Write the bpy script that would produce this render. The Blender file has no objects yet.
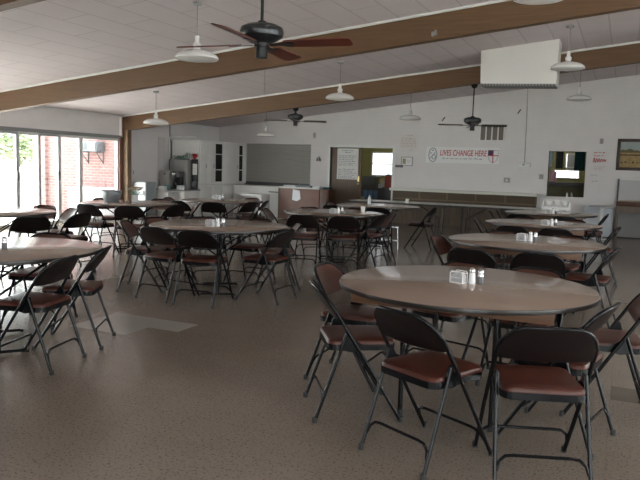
import bpy, bmesh, math, random
from mathutils import Vector, Matrix
PI = math.pi
random.seed(7)
S = bpy.context.scene
C = S.collection

# ------------------------------------------------------------------ constants (metres)
YB = 17.12                     # back wall
XL = -11.13                    # window wall
XR = 5.0
YF = -4.0
BEAMS = (0.27, 4.48, 8.69, 12.90)
def ceil_z(x): return 3.704 + 0.1092 * x
HB = 0.35                      # beam depth

# ------------------------------------------------------------------ materials
MATS = {}
def nodes_of(m):
    m.use_nodes = True
    return m.node_tree.nodes, m.node_tree.links, m.node_tree.nodes['Principled BSDF']
def mat(name, col, rough=0.5, metal=0.0, var=0.0, scale=20.0, bump=0.0, spec=None, coat=0.0, stretch=(1, 1, 1)):
    """principled surface; var = noise variation of the thing's own colour, bump = fine relief"""
    if name in MATS: return MATS[name]
    m = bpy.data.materials.new(name); N, L, B = nodes_of(m)
    B.inputs['Base Color'].default_value = (*col, 1)
    B.inputs['Roughness'].default_value = rough
    B.inputs['Metallic'].default_value = metal
    if spec is not None: B.inputs['Specular IOR Level'].default_value = spec
    if coat: B.inputs['Coat Weight'].default_value = coat
    if var or bump:
        tc = N.new('ShaderNodeTexCoord'); mp = N.new('ShaderNodeMapping'); no = N.new('ShaderNodeTexNoise')
        mp.inputs['Scale'].default_value = stretch
        no.inputs['Scale'].default_value = scale; no.inputs['Detail'].default_value = 4
        L.new(tc.outputs['Object'], mp.inputs['Vector']); L.new(mp.outputs['Vector'], no.inputs['Vector'])
        if var:
            rp = N.new('ShaderNodeValToRGB')
            rp.color_ramp.elements[0].position = 0.3; rp.color_ramp.elements[1].position = 0.7
            rp.color_ramp.elements[0].color = (*[c * (1 - var) for c in col], 1)
            rp.color_ramp.elements[1].color = (*[min(1, c * (1 + var)) for c in col], 1)
            L.new(no.outputs['Fac'], rp.inputs['Fac']); L.new(rp.outputs['Color'], B.inputs['Base Color'])
        if bump:
            bp = N.new('ShaderNodeBump'); bp.inputs['Strength'].default_value = bump; bp.inputs['Distance'].default_value = 0.004
            L.new(no.outputs['Fac'], bp.inputs['Height']); L.new(bp.outputs['Normal'], B.inputs['Normal'])
    MATS[name] = m
    return m

def brick_mat(name, c1, c2, mortar, bw, bh, ms, axes='xz', rough=0.8, bump=0.4, var=0.06, offset=0.5):
    """masonry / tile pattern laid in the plane of the surface"""
    m = bpy.data.materials.new(name); N, L, B = nodes_of(m)
    tc = N.new('ShaderNodeTexCoord'); sp = N.new('ShaderNodeSeparateXYZ'); cb = N.new('ShaderNodeCombineXYZ')
    L.new(tc.outputs['Object'], sp.inputs[0])
    for i, a in enumerate(axes): L.new(sp.outputs['xyz'.index(a)], cb.inputs[i])
    br = N.new('ShaderNodeTexBrick'); br.offset = offset
    for k, v in (('Scale', 1.0), ('Brick Width', bw), ('Row Height', bh), ('Mortar Size', ms), ('Mortar Smooth', 0.3), ('Bias', 0.0)):
        br.inputs[k].default_value = v
    br.inputs['Color1'].default_value = (*c1, 1); br.inputs['Color2'].default_value = (*c2, 1); br.inputs['Mortar'].default_value = (*mortar, 1)
    L.new(cb.outputs[0], br.inputs['Vector'])
    no = N.new('ShaderNodeTexNoise'); no.inputs['Scale'].default_value = 3.0; no.inputs['Detail'].default_value = 5
    L.new(tc.outputs['Object'], no.inputs['Vector'])
    mr = N.new('ShaderNodeMapRange'); mr.inputs['To Min'].default_value = 1 - var; mr.inputs['To Max'].default_value = 1 + var
    L.new(no.outputs['Fac'], mr.inputs['Value'])
    mx = N.new('ShaderNodeMix'); mx.data_type = 'RGBA'; mx.blend_type = 'MULTIPLY'; mx.inputs['Factor'].default_value = 1
    L.new(br.outputs['Color'], mx.inputs['A']); L.new(mr.outputs['Result'], mx.inputs['B'])
    L.new(mx.outputs['Result'], B.inputs['Base Color'])
    bp = N.new('ShaderNodeBump'); bp.inputs['Strength'].default_value = bump; bp.inputs['Distance'].default_value = 0.004; bp.invert = True
    L.new(br.outputs['Fac'], bp.inputs['Height']); L.new(bp.outputs['Normal'], B.inputs['Normal'])
    B.inputs['Roughness'].default_value = rough
    return m

def wood_mat(name, dark, light, axis='x', rough=0.5, scale=1.0, coat=0.0):
    m = bpy.data.materials.new(name); N, L, B = nodes_of(m)
    tc = N.new('ShaderNodeTexCoord'); mp = N.new('ShaderNodeMapping'); no = N.new('ShaderNodeTexNoise')
    sc = {'x': (1.2, 22, 22), 'y': (22, 1.2, 22), 'z': (22, 22, 1.2)}[axis]
    mp.inputs['Scale'].default_value = [a * scale for a in sc]
    no.inputs['Scale'].default_value = 1.6; no.inputs['Detail'].default_value = 6; no.inputs['Distortion'].default_value = 0.6
    L.new(tc.outputs['Object'], mp.inputs['Vector']); L.new(mp.outputs['Vector'], no.inputs['Vector'])
    rp = N.new('ShaderNodeValToRGB')
    rp.color_ramp.elements[0].position = 0.3; rp.color_ramp.elements[1].position = 0.72
    rp.color_ramp.elements[0].color = (*dark, 1); rp.color_ramp.elements[1].color = (*light, 1)
    L.new(no.outputs['Fac'], rp.inputs['Fac']); L.new(rp.outputs['Color'], B.inputs['Base Color'])
    B.inputs['Roughness'].default_value = rough
    if coat: B.inputs['Coat Weight'].default_value = coat; B.inputs['Coat Roughness'].default_value = 0.15
    return m

def floor_mat():
    """speckled terrazzo tiles with a few paler replacement tiles"""
    m = bpy.data.materials.new('terrazzo_floor'); N, L, B = nodes_of(m)
    tc = N.new('ShaderNodeTexCoord')
    n1 = N.new('ShaderNodeTexNoise'); n1.inputs['Scale'].default_value = 0.8; n1.inputs['Detail'].default_value = 6; n1.inputs['Roughness'].default_value = 0.6
    n2 = N.new('ShaderNodeTexNoise'); n2.inputs['Scale'].default_value = 75; n2.inputs['Detail'].default_value = 2
    br = N.new('ShaderNodeTexBrick'); br.offset = 0.0
    for k, v in (('Scale', 1.0), ('Brick Width', 0.305), ('Row Height', 0.305), ('Mortar Size', 0.0012), ('Mortar Smooth', 0.2)):
        br.inputs[k].default_value = v
    br.inputs['Color1'].default_value = (0.95, 0.95, 0.95, 1); br.inputs['Color2'].default_value = (1, 1, 1, 1); br.inputs['Mortar'].default_value = (0.72, 0.72, 0.72, 1)
    for n in (n1, n2, br): L.new(tc.outputs['Object'], n.inputs['Vector'])
    r1 = N.new('ShaderNodeValToRGB')
    r1.color_ramp.elements[0].position = 0.25; r1.color_ramp.elements[0].color = (0.205, 0.166, 0.134, 1)
    r1.color_ramp.elements[1].position = 0.75; r1.color_ramp.elements[1].color = (0.250, 0.210, 0.175, 1)
    r2 = N.new('ShaderNodeValToRGB')
    r2.color_ramp.elements[0].position = 0.33; r2.color_ramp.elements[0].color = (0.5, 0.48, 0.45, 1)
    r2.color_ramp.elements[1].position = 0.45; r2.color_ramp.elements[1].color = (1, 1, 1, 1)
    L.new(n1.outputs['Fac'], r1.inputs['Fac']); L.new(n2.outputs['Fac'], r2.inputs['Fac'])
    def mul(a, b):
        x = N.new('ShaderNodeMix'); x.data_type = 'RGBA'; x.blend_type = 'MULTIPLY'; x.inputs['Factor'].default_value = 1
        L.new(a, x.inputs['A']); L.new(b, x.inputs['B']); return x.outputs['Result']
    c = mul(mul(r1.outputs['Color'], r2.outputs['Color']), br.outputs['Color'])
    sp = N.new('ShaderNodeSeparateXYZ'); L.new(tc.outputs['Object'], sp.inputs[0])
    def rng(out, a, b):
        g = N.new('ShaderNodeMath'); g.operation = 'GREATER_THAN'; L.new(out, g.inputs[0]); g.inputs[1].default_value = a
        h = N.new('ShaderNodeMath'); h.operation = 'LESS_THAN'; L.new(out, h.inputs[0]); h.inputs[1].default_value = b
        k = N.new('ShaderNodeMath'); k.operation = 'MULTIPLY'; L.new(g.outputs[0], k.inputs[0]); L.new(h.outputs[0], k.inputs[1]); return k.outputs[0]
    def both(a, b, op='MULTIPLY'):
        k = N.new('ShaderNodeMath'); k.operation = op; L.new(a, k.inputs[0]); L.new(b, k.inputs[1]); return k.outputs[0]
    p1 = both(rng(sp.outputs[0], -4.27, -3.66), rng(sp.outputs[1], 4.27, 4.575))
    p2 = both(rng(sp.outputs[0], -4.27, -3.355), rng(sp.outputs[1], 4.575, 4.88))
    pal = both(p1, p2, 'MAXIMUM')
    q = both(rng(sp.outputs[0], 0.0, 0.305), rng(sp.outputs[1], 4.575, 4.88))
    mx = N.new('ShaderNodeMix'); mx.data_type = 'RGBA'; L.new(pal, mx.inputs['Factor']); L.new(c, mx.inputs['A']); mx.inputs['B'].default_value = (0.35, 0.33, 0.30, 1)
    my = N.new('ShaderNodeMix'); my.data_type = 'RGBA'; L.new(q, my.inputs['Factor']); L.new(mx.outputs['Result'], my.inputs['A']); my.inputs['B'].default_value = (0.13, 0.11, 0.09, 1)
    L.new(my.outputs['Result'], B.inputs['Base Color'])
    rr = N.new('ShaderNodeMapRange'); rr.inputs['To Min'].default_value = 0.12; rr.inputs['To Max'].default_value = 0.26
    L.new(n1.outputs['Fac'], rr.inputs['Value']); L.new(rr.outputs['Result'], B.inputs['Roughness'])
    B.inputs['Specular IOR Level'].default_value = 0.5
    return m

def glass_mat(name, tint=(0.93, 0.97, 0.96), gloss=0.07):
    m = bpy.data.materials.new(name); m.use_nodes = True; N, L = m.node_tree.nodes, m.node_tree.links
    N.clear()
    o = N.new('ShaderNodeOutputMaterial'); t = N.new('ShaderNodeBsdfTransparent'); g = N.new('ShaderNodeBsdfGlossy'); x = N.new('ShaderNodeMixShader')
    t.inputs['Color'].default_value = (*tint, 1); g.inputs['Roughness'].default_value = 0.02; x.inputs['Fac'].default_value = gloss
    L.new(t.outputs[0], x.inputs[1]); L.new(g.outputs[0], x.inputs[2]); L.new(x.outputs[0], o.inputs['Surface'])
    return m

M_floor = floor_mat()
M_wall = brick_mat('painted_block_wall', (0.655, 0.63, 0.62), (0.66, 0.635, 0.625), (0.64, 0.615, 0.605), 0.40, 0.10, 0.006, 'xz', 0.75, 0.15)
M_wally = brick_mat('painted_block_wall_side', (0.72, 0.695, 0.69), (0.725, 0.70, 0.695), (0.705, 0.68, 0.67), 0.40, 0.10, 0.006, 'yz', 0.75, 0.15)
M_ceil = brick_mat('ceiling_tile', (0.635, 0.565, 0.572), (0.65, 0.58, 0.587), (0.49, 0.43, 0.435), 1.22, 0.41, 0.010, 'yx', 0.85, 0.35, 0.04)
M_brick = brick_mat('red_brick', (0.205, 0.098, 0.088), (0.24, 0.125, 0.115), (0.29, 0.205, 0.195), 0.215, 0.075, 0.012, 'xz', 0.9, 0.5, 0.15)
M_beam = wood_mat('beam_wood', (0.108, 0.053, 0.021), (0.150, 0.080, 0.036), 'x', 0.55)
M_postw = wood_mat('post_wood', (0.16, 0.105, 0.06), (0.24, 0.16, 0.095), 'z', 0.6)
M_top = wood_mat('table_laminate', (0.255, 0.183, 0.142), (0.276, 0.200, 0.156), 'x', 0.19, 0.8)
M_toppale = wood_mat('folding_table_laminate', (0.40, 0.38, 0.35), (0.46, 0.44, 0.41), 'x', 0.3)
M_apron = wood_mat('apron_wood', (0.11, 0.055, 0.03), (0.18, 0.09, 0.05), 'x', 0.5)
M_panel = wood_mat('wainscot_wood', (0.050, 0.033, 0.019), (0.10, 0.068, 0.040), 'z', 0.6)
M_panelx = wood_mat('panel_wood', (0.050, 0.030, 0.013), (0.075, 0.047, 0.021), 'x', 0.55)
M_door = wood_mat('door_wood', (0.115, 0.08, 0.055), (0.165, 0.12, 0.085), 'z', 0.5)
M_redwood = wood_mat('red_brown_wood', (0.06, 0.02, 0.009), (0.095, 0.033, 0.014), 'z', 0.45)
M_blade = wood_mat('fan_blade_wood', (0.10, 0.022, 0.014), (0.17, 0.045, 0.028), 'x', 0.35)
M_bladed = wood_mat('fan_blade_dark', (0.06, 0.04, 0.03), (0.10, 0.07, 0.05), 'x', 0.4)
M_seat = mat('seat_vinyl', (0.066, 0.019, 0.012), 0.34, var=0.12, scale=14, bump=0.15, spec=0.3)
M_back = mat('back_vinyl', (0.070, 0.026, 0.018), 0.30, var=0.12, scale=14)
M_frame = mat('dark_steel', (0.006, 0.006, 0.007), 0.22, spec=0.22)
M_shell = mat('back_shell_steel', (0.009, 0.006, 0.006), 0.36, spec=0.25)
M_rub = mat('black_rubber', (0.02, 0.02, 0.02), 0.7)
M_chrome = mat('worn_chrome', (0.55, 0.55, 0.55), 0.25, metal=1.0)
M_band = mat('table_edge_band', (0.020, 0.016, 0.014), 0.32, spec=0.5)
M_white = mat('white_paint', (0.68, 0.68, 0.67), 0.45)
M_whitegloss = mat('white_enamel', (0.74, 0.73, 0.71), 0.18)
M_cream = mat('cream_paint', (0.60, 0.60, 0.53), 0.45)
M_alu = mat('aluminium_frame', (0.48, 0.50, 0.50), 0.35, metal=0.4)
M_header = mat('header_grey', (0.22, 0.23, 0.23), 0.5)
M_cab = mat('cabinet_white', (0.78, 0.775, 0.755), 0.45, var=0.03, scale=3)
M_grey = mat('grey_metal', (0.30, 0.30, 0.30), 0.45)
M_dgrey = mat('dark_grey', (0.09, 0.09, 0.095), 0.5)
M_bronze = mat('dark_bronze', (0.03, 0.033, 0.036), 0.28, metal=0.5, spec=0.7)
M_black = mat('black_plastic', (0.015, 0.015, 0.016), 0.4)
M_shutter = mat('shutter_slats', (0.34, 0.335, 0.305), 0.55)
M_paper = mat('paper', (0.72, 0.71, 0.69), 0.8)
M_ink = mat('ink_black', (0.05, 0.05, 0.06), 0.8)
M_inkgrey = mat('ink_grey', (0.22, 0.23, 0.26), 0.8)
M_inkred = mat('ink_red', (0.45, 0.05, 0.06), 0.8)
M_inkpale = mat('ink_faded_red', (0.48, 0.34, 0.31), 0.8)
M_red = mat('red_petals', (0.55, 0.02, 0.03), 0.5)
M_green = mat('plant_green', (0.03, 0.20, 0.11), 0.5)
M_leaf = mat('leaf_green', (0.24, 0.30, 0.17), 0.6, var=0.3, scale=3)
M_bark = mat('bark', (0.14, 0.10, 0.07), 0.9)
M_green_wall = mat('green_wall_paint', (0.30, 0.29, 0.11), 0.7)
M_concrete = mat('concrete', (0.62, 0.61, 0.58), 0.85, var=0.06, scale=2)
M_glass = glass_mat('window_glass')
M_frost = glass_mat('tinted_kitchen_glass', (0.45, 0.46, 0.46), 0.05)
M_clear = glass_mat('clear_plastic', (0.9, 0.93, 0.95), 0.12)
M_teal = mat('teal_plastic', (0.10, 0.33, 0.32), 0.35)
M_blue = mat('blue_cloth', (0.12, 0.22, 0.36), 0.7)
M_navy = mat('dark_green_cloth', (0.01, 0.055, 0.06), 0.8)
M_pink = mat('pink_cloth', (0.60, 0.36, 0.42), 0.8)
M_yellow = mat('yellow_paper', (0.62, 0.47, 0.10), 0.7)
M_tub = mat('galvanised_tub', (0.28, 0.30, 0.32), 0.4, metal=0.5)
M_petal = mat('cream_petals', (0.55, 0.48, 0.36), 0.7)
M_olive = mat('olive_paint', (0.14, 0.13, 0.07), 0.6)
M_coolw = mat('appliance_white', (0.66, 0.68, 0.70), 0.3)
M_coolg = mat('appliance_grey', (0.30, 0.335, 0.355), 0.4)

# ------------------------------------------------------------------ mesh helpers
def nb(): return bmesh.new()
def box(b, x0, x1, y0, y1, z0, z1, bev=0.0, seg=2, rot=None):
    r = bmesh.ops.create_cube(b, size=1.0)
    vs = r['verts']
    for v in vs:
        v.co = Vector(((x0 + x1) / 2 + v.co.x * (x1 - x0), (y0 + y1) / 2 + v.co.y * (y1 - y0), (z0 + z1) / 2 + v.co.z * (z1 - z0)))
    if bev:
        es = list({e for v in vs for e in v.link_edges})
        bmesh.ops.bevel(b, geom=es, offset=bev, segments=seg, affect='EDGES', profile=0.5)
    return b
def frame_of(d):
    d = d.normalized(); a = Vector((0, 0, 1)) if abs(d.z) < 0.9 else Vector((1, 0, 0))
    u = d.cross(a).normalized(); return u, d.cross(u).normalized()
def tube(b, pts, r, n=10, cap=True):
    pts = [Vector(p) for p in pts]; rings = []; u = None
    for i, p in enumerate(pts):
        d = (pts[min(i + 1, len(pts) - 1)] - pts[max(i - 1, 0)])
        if u is None: u, w = frame_of(d)
        else:
            dn = d.normalized(); u = (u - dn * u.dot(dn)).normalized(); w = dn.cross(u)
        rr = r[i] if isinstance(r, (list, tuple)) else r
        rings.append([b.verts.new(p + u * math.cos(2 * PI * k / n) * rr + w * math.sin(2 * PI * k / n) * rr) for k in range(n)])
    for A, B2 in zip(rings, rings[1:]):
        for k in range(n): b.faces.new((A[k], A[(k + 1) % n], B2[(k + 1) % n], B2[k]))
    if cap:
        b.faces.new(rings[0][::-1]); b.faces.new(rings[-1])
    return b
def lathe(b, prof, c=(0, 0, 0), n=32):
    c = Vector(c); rings = []
    for r, z in prof:
        if r < 1e-6: rings.append([b.verts.new(c + Vector((0, 0, z)))])
        else: rings.append([b.verts.new(c + Vector((r * math.cos(2 * PI * k / n), r * math.sin(2 * PI * k / n), z))) for k in range(n)])
    for A, B2 in zip(rings, rings[1:]):
        for k in range(n):
            k2 = (k + 1) % n
            if len(A) == 1 and len(B2) == 1: continue
            if len(A) == 1: b.faces.new((A[0], B2[k2], B2[k]))
            elif len(B2) == 1: b.faces.new((A[k], A[k2], B2[0]))
            else: b.faces.new((A[k], A[k2], B2[k2], B2[k]))
    return b
def prism(b, pts, d0, d1, plane='xy'):
    """outline pts in a plane, extruded between d0 and d1 along the remaining axis"""
    def P(a, c, d): return {'xy': (a, c, d), 'xz': (a, d, c), 'yz': (d, a, c)}[plane]
    A = [b.verts.new(P(x, y, d0)) for x, y in pts]; B2 = [b.verts.new(P(x, y, d1)) for x, y in pts]
    n = len(pts)
    b.faces.new(A); b.faces.new(B2[::-1])
    for i in range(n): b.faces.new((A[i], B2[i], B2[(i + 1) % n], A[(i + 1) % n]))
    return b
def rrect(w, d, r, n=5):
    out = []
    for cx, cy, a in ((w / 2 - r, d / 2 - r, 0), (-w / 2 + r, d / 2 - r, PI / 2), (-w / 2 + r, -d / 2 + r, PI), (w / 2 - r, -d / 2 + r, 1.5 * PI)):
        for i in range(n + 1):
            t = a + PI / 2 * i / n; out.append((cx + r * math.cos(t), cy + r * math.sin(t)))
    return out
def fin(b):
    bmesh.ops.recalc_face_normals(b, faces=b.faces[:]); return b
def obj(name, b, m, parent=None, loc=None, flat=False):
    fin(b)
    me = bpy.data.meshes.new(name); b.to_mesh(me); b.free()
    if not flat:
        for p in me.polygons: p.use_smooth = True
        me.set_sharp_from_angle(angle=math.radians(38))
    me.materials.append(m)
    o = bpy.data.objects.new(name, me); C.objects.link(o)
    if name.endswith('lettering') and parent is not None: o['kind'] = 'stuff'      # rows of pen marks too small to read
    if parent is not None: o.parent = parent
    if loc is not None: o.location = loc
    return o
def tag(o, label, cat, group=None):
    o['label'] = label; o['category'] = cat
    if group: o['group'] = group
    return o
def thing(name, label, cat, loc=(0, 0, 0), rz=0.0, group=None):
    o = bpy.data.objects.new(name, None); C.objects.link(o); o.empty_display_size = 0.1
    o.location = loc; o.rotation_euler = (0, 0, rz)
    return tag(o, label, cat, group)
def struct(name, b, m, parent=None):
    o = obj(name, b, m, parent, flat=True)
    if parent is None: o['kind'] = 'structure'
    return o
def sempty(name, loc=(0, 0, 0)):
    o = bpy.data.objects.new(name, None); C.objects.link(o); o.location = loc; o['kind'] = 'structure'; o.empty_display_size = 0.1
    return o
def kids(o): return list(o.children)
def dup(root, loc, rz, label, group=None):
    r = root.copy(); C.objects.link(r); r.location = loc; r.rotation_euler = (0, 0, rz); r['label'] = label
    if group: r['group'] = group
    for ch in kids(root):
        c = ch.copy(); C.objects.link(c); c.parent = r
        for g in kids(ch):
            d = g.copy(); C.objects.link(d); d.parent = c
    return r
def text_obj(name, txt, size, m, parent, loc, shear=0.0, xs=1.0, extrude=0.002):
    """lettering facing -Y"""
    cu = bpy.data.curves.new(name, 'FONT'); cu.body = txt; cu.size = size; cu.extrude = extrude; cu.shear = shear
    cu.align_x = 'CENTER'; cu.align_y = 'CENTER'; cu.offset = size * 0.012
    t = bpy.data.objects.new(name + '_curve', cu); C.objects.link(t)
    bpy.context.view_layer.update()
    dg = bpy.context.evaluated_depsgraph_get()
    me = bpy.data.meshes.new_from_object(t.evaluated_get(dg)); bpy.data.objects.remove(t)
    me.transform(Matrix.Rotation(PI / 2, 4, 'X') @ Matrix.Diagonal((xs, 1, 1, 1)))
    me.materials.clear(); me.materials.append(m); me.name = name
    o = bpy.data.objects.new(name, me); C.objects.link(o); o.parent = parent; o.location = loc
    return o
def strokes(b, x0, x1, z, y, h, seed, gap=0.02, lo=0.03, hi=0.11):
    """a row of hand-lettering too small to read: short uneven marks"""
    R = random.Random(seed); x = x0
    while x < x1 - lo:
        w = min(R.uniform(lo, hi), x1 - x); dz = R.uniform(-0.15, 0.15) * h
        n = max(2, int(w / 0.02))
        for i in range(n):
            xa = x + w * i / n
            box(b, xa, xa + w / n * 0.72, y - 0.002, y, z + dz - h * R.uniform(0.25, 0.5), z + dz + h * R.uniform(0.2, 0.5))
        x += w + gap

# ------------------------------------------------------------------ room shell
b = nb(); box(b, XL - 0.2, XR + 0.2, YF - 0.2, YB + 4.2, -0.2, 0.0); struct('floor', b, M_floor)
b = nb()
prism(b, [(XL - 0.9, ceil_z(XL - 0.9)), (XR + 0.2, ceil_z(XR + 0.2)), (XR + 0.2, ceil_z(XR + 0.2) + 0.2), (XL - 0.9, ceil_z(XL - 0.9) + 0.2)], YF - 0.2, YB + 0.2, 'xz')
struct('ceiling', b, M_ceil)

def holed_wall_x(b, x0, x1, z0, ztop, y0, y1, holes):
    """wall in the XZ plane; ztop is a function of x; holes (xa, xb, za, zb)"""
    xs = sorted({x0, x1, *[h[0] for h in holes], *[h[1] for h in holes]})
    for a, c in zip(xs, xs[1:]):
        mid = (a + c) / 2; spans = [(z0, None)]
        for h in sorted([h for h in holes if h[0] <= mid <= h[1]], key=lambda h: h[2]):
            s0, _ = spans.pop(); 
            if h[2] > s0: spans.append((s0, h[2]))
            spans.append((h[3], None))
        for s0, s1 in spans:
            if s1 is None: prism(b, [(a, s0), (c, s0), (c, ztop(c)), (a, ztop(a))], y0, y1, 'xz')
            else: box(b, a, c, y0, y1, s0, s1)
SH = (-10.21, -8.10, 0.87, 2.03); DR = (-7.50, -5.70, 0.0, 1.965); HT = (-1.76, -0.92, 0.88, 1.965)
b = nb(); holed_wall_x(b, XL - 0.2, XR + 0.2, 0.0, lambda x: ceil_z(x) + 0.02, YB, YB + 0.2, [SH, DR, HT]); struct('wall_back', b, M_wall)
b = nb(); holed_wall_x(b, XL - 0.2, XR + 0.2, 0.0, lambda x: ceil_z(x) + 0.02, YF - 0.2, YF, [(-3.5, -1.0, 0.9, 2.3), (0.5, 4.5, 0.5, 3.0)]); struct('wall_front', b, M_wall)
# window wall: solid north part, solid strip above the glass doors
WY0, WY1, WZ = 1.6, 12.80, 1.985
b = nb()
box(b, XL - 0.2, XL, YF - 0.2, WY0, 0, ceil_z(XL) + 0.02)
box(b, XL - 0.2, XL, WY0, WY1, WZ, ceil_z(XL) + 0.02)
box(b, XL - 0.2, XL, WY1 + 0.06, YB + 0.1, 0, ceil_z(XL) + 0.02)
struct('wall_left', b, M_wally)
b = nb()
RW = [(-2.5, 1.0), (1.8, 5.3), (6.1, 9.6)]
zt = ceil_z(XR) + 0.02; y = YF
for a, c in RW:
    box(b, XR, XR + 0.2, y, a, 0, zt); box(b, XR, XR + 0.2, a, c, 0, 0.4); box(b, XR, XR + 0.2, a, c, 2.8, zt); y = c
box(b, XR, XR + 0.2, y, YB, 0, zt); struct('wall_right', b, M_wally)

# beams and their white mouldings, timber post
for i, y in enumerate(BEAMS):
    b = nb(); x0, x1 = XL - 0.02, XR
    prism(b, [(x0, ceil_z(x0) - HB), (x1, ceil_z(x1) - HB), (x1, ceil_z(x1) + 0.02), (x0, ceil_z(x0) + 0.02)], y, y + 0.14, 'xz')
    struct('trim_%d' % (i + 1), b, M_beam)
    b = nb()
    prism(b, [(x0, ceil_z(x0) - 0.03), (x1, ceil_z(x1) - 0.03), (x1, ceil_z(x1) + 0.01), (x0, ceil_z(x0) + 0.01)], y - 0.03, y, 'xz')
    struct('trim_%d' % (i + 5), b, M_white)
b = nb(); box(b, XL, XL + 0.16, 12.90, 13.04, 0, ceil_z(XL) - HB + 0.02); struct('trim_9', b, M_postw)
b = nb(); box(b, XL - 0.14, XL + 0.03, WY1 - 0.02, WY1 + 0.09, 0, WZ); struct('trim_10', b, mat('red_brown_trim', (0.16, 0.07, 0.05), 0.5))
b = nb(); box(b, XL - 0.02, XL + 0.035, WY0, WY1 + 0.02, WZ - 0.045, WZ + 0.03); struct('trim_11', b, M_header)
b = nb(); box(b, XL, XL + 0.012, YF, YB, ceil_z(XL) - 0.05, ceil_z(XL)); struct('trim_12', b, M_white)
b = nb(); box(b, XL + 0.02, XR, YB - 0.012, YB, 0.0, 0.1)
bb = nb(); 
for a, c in ((XL, DR[0] - 0.06), (DR[1] + 0.06, XR)): box(bb, a, c, YB - 0.012, YB, 0.0, 0.1)
b.free(); struct('baseboard_back', bb, M_dgrey)
# door and hatch casings
b = nb()
box(b, DR[0] - 0.07, DR[0], YB - 0.02, YB + 0.21, 0, DR[3] + 0.07); box(b, DR[1], DR[1] + 0.07, YB - 0.02, YB + 0.21, 0, DR[3] + 0.07); box(b, DR[0], DR[1], YB - 0.02, YB + 0.21, DR[3], DR[3] + 0.07)
struct('trim_13', b, M_white)
b = nb()
for a, c, d, e in ((HT[0] - 0.04, HT[0], HT[2], HT[3]), (HT[1], HT[1] + 0.05, HT[2], HT[3]), (HT[0] - 0.04, HT[1] + 0.05, HT[3], HT[3] + 0.05), (HT[0] - 0.04, HT[1] + 0.05, HT[2] - 0.05, HT[2])):
    box(b, a, c, YB - 0.02, YB + 0.2, d, e)
struct('trim_14', b, mat('trim_paint', (0.655, 0.63, 0.62), 0.6))

# sliding glass doors along the window wall
edges = [(1.6, 3.4), (3.4, 5.4), (5.4, 7.6), (7.6, 9.86), (9.86, 10.40), (10.40, 10.94), (10.94, 11.57), (11.57, 12.80)]
for i, (a, c) in enumerate(edges):
    w = sempty('window_%d' % (i + 1), (XL - 0.06, a, 0))
    b = nb(); t = 0.035 if i in (4, 5) else 0.05
    box(b, -0.04, 0.04, 0, t, 0.02, WZ - 0.04); box(b, -0.04, 0.04, c - a - t, c - a, 0.02, WZ - 0.04)
    box(b, -0.04, 0.04, t, c - a - t, 0.0, 0.09); box(b, -0.04, 0.04, t, c - a - t, WZ - 0.10, WZ - 0.03)
    obj('frame', b, M_white if i in (4, 7, 6) else M_alu, w)
    b = nb(); box(b, -0.004, 0.004, t, c - a - t, 0.09, WZ - 0.10); obj('glass_pane', b, M_glass, w)
    if i in (3, 5):
        b = nb(); box(b, 0.04, 0.075, c - a - 0.05, c - a - 0.015, 0.95, 1.15, 0.006); obj('door_handle', b, M_dgrey, w)
n = len(edges)
for i, (a, c) in enumerate(RW):
    w = sempty('window_%d' % (n + i + 1), (XR + 0.1, a, 0.4)); L_ = c - a
    b = nb()
    for p, q in ((0, 0.05), (L_ / 2 - 0.025, L_ / 2 + 0.025), (L_ - 0.05, L_)): box(b, -0.04, 0.04, p, q, 0, 2.4)
    for p, q in ((0, 0.05), (2.35, 2.4)): box(b, -0.04, 0.04, 0, L_, p, q)
    obj('frame', b, M_alu, w)
    b = nb(); box(b, -0.004, 0.004, 0.05, L_ - 0.05, 0.05, 2.35); obj('glass_pane', b, M_glass, w)
n += len(RW)
for i, (a, c, zb2, zt2) in enumerate(((-3.5, -1.0, 0.9, 2.3), (0.5, 4.5, 0.5, 3.0))):
    w = sempty('window_%d' % (n + i + 1), (a, YF - 0.1, zb2)); L_ = c - a; h = zt2 - zb2
    b = nb()
    for p, q in ((0, 0.05), (L_ / 2 - 0.025, L_ / 2 + 0.025), (L_ - 0.05, L_)): box(b, p, q, -0.04, 0.04, 0, h)
    for p, q in ((0, 0.05), (h - 0.05, h)): box(b, 0, L_, -0.04, 0.04, p, q)
    obj('frame', b, M_alu, w)
    b = nb(); box(b, 0.05, L_ - 0.05, -0.004, 0.004, 0.05, h - 0.05); obj('glass_pane', b, M_glass, w)
n += 2

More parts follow.
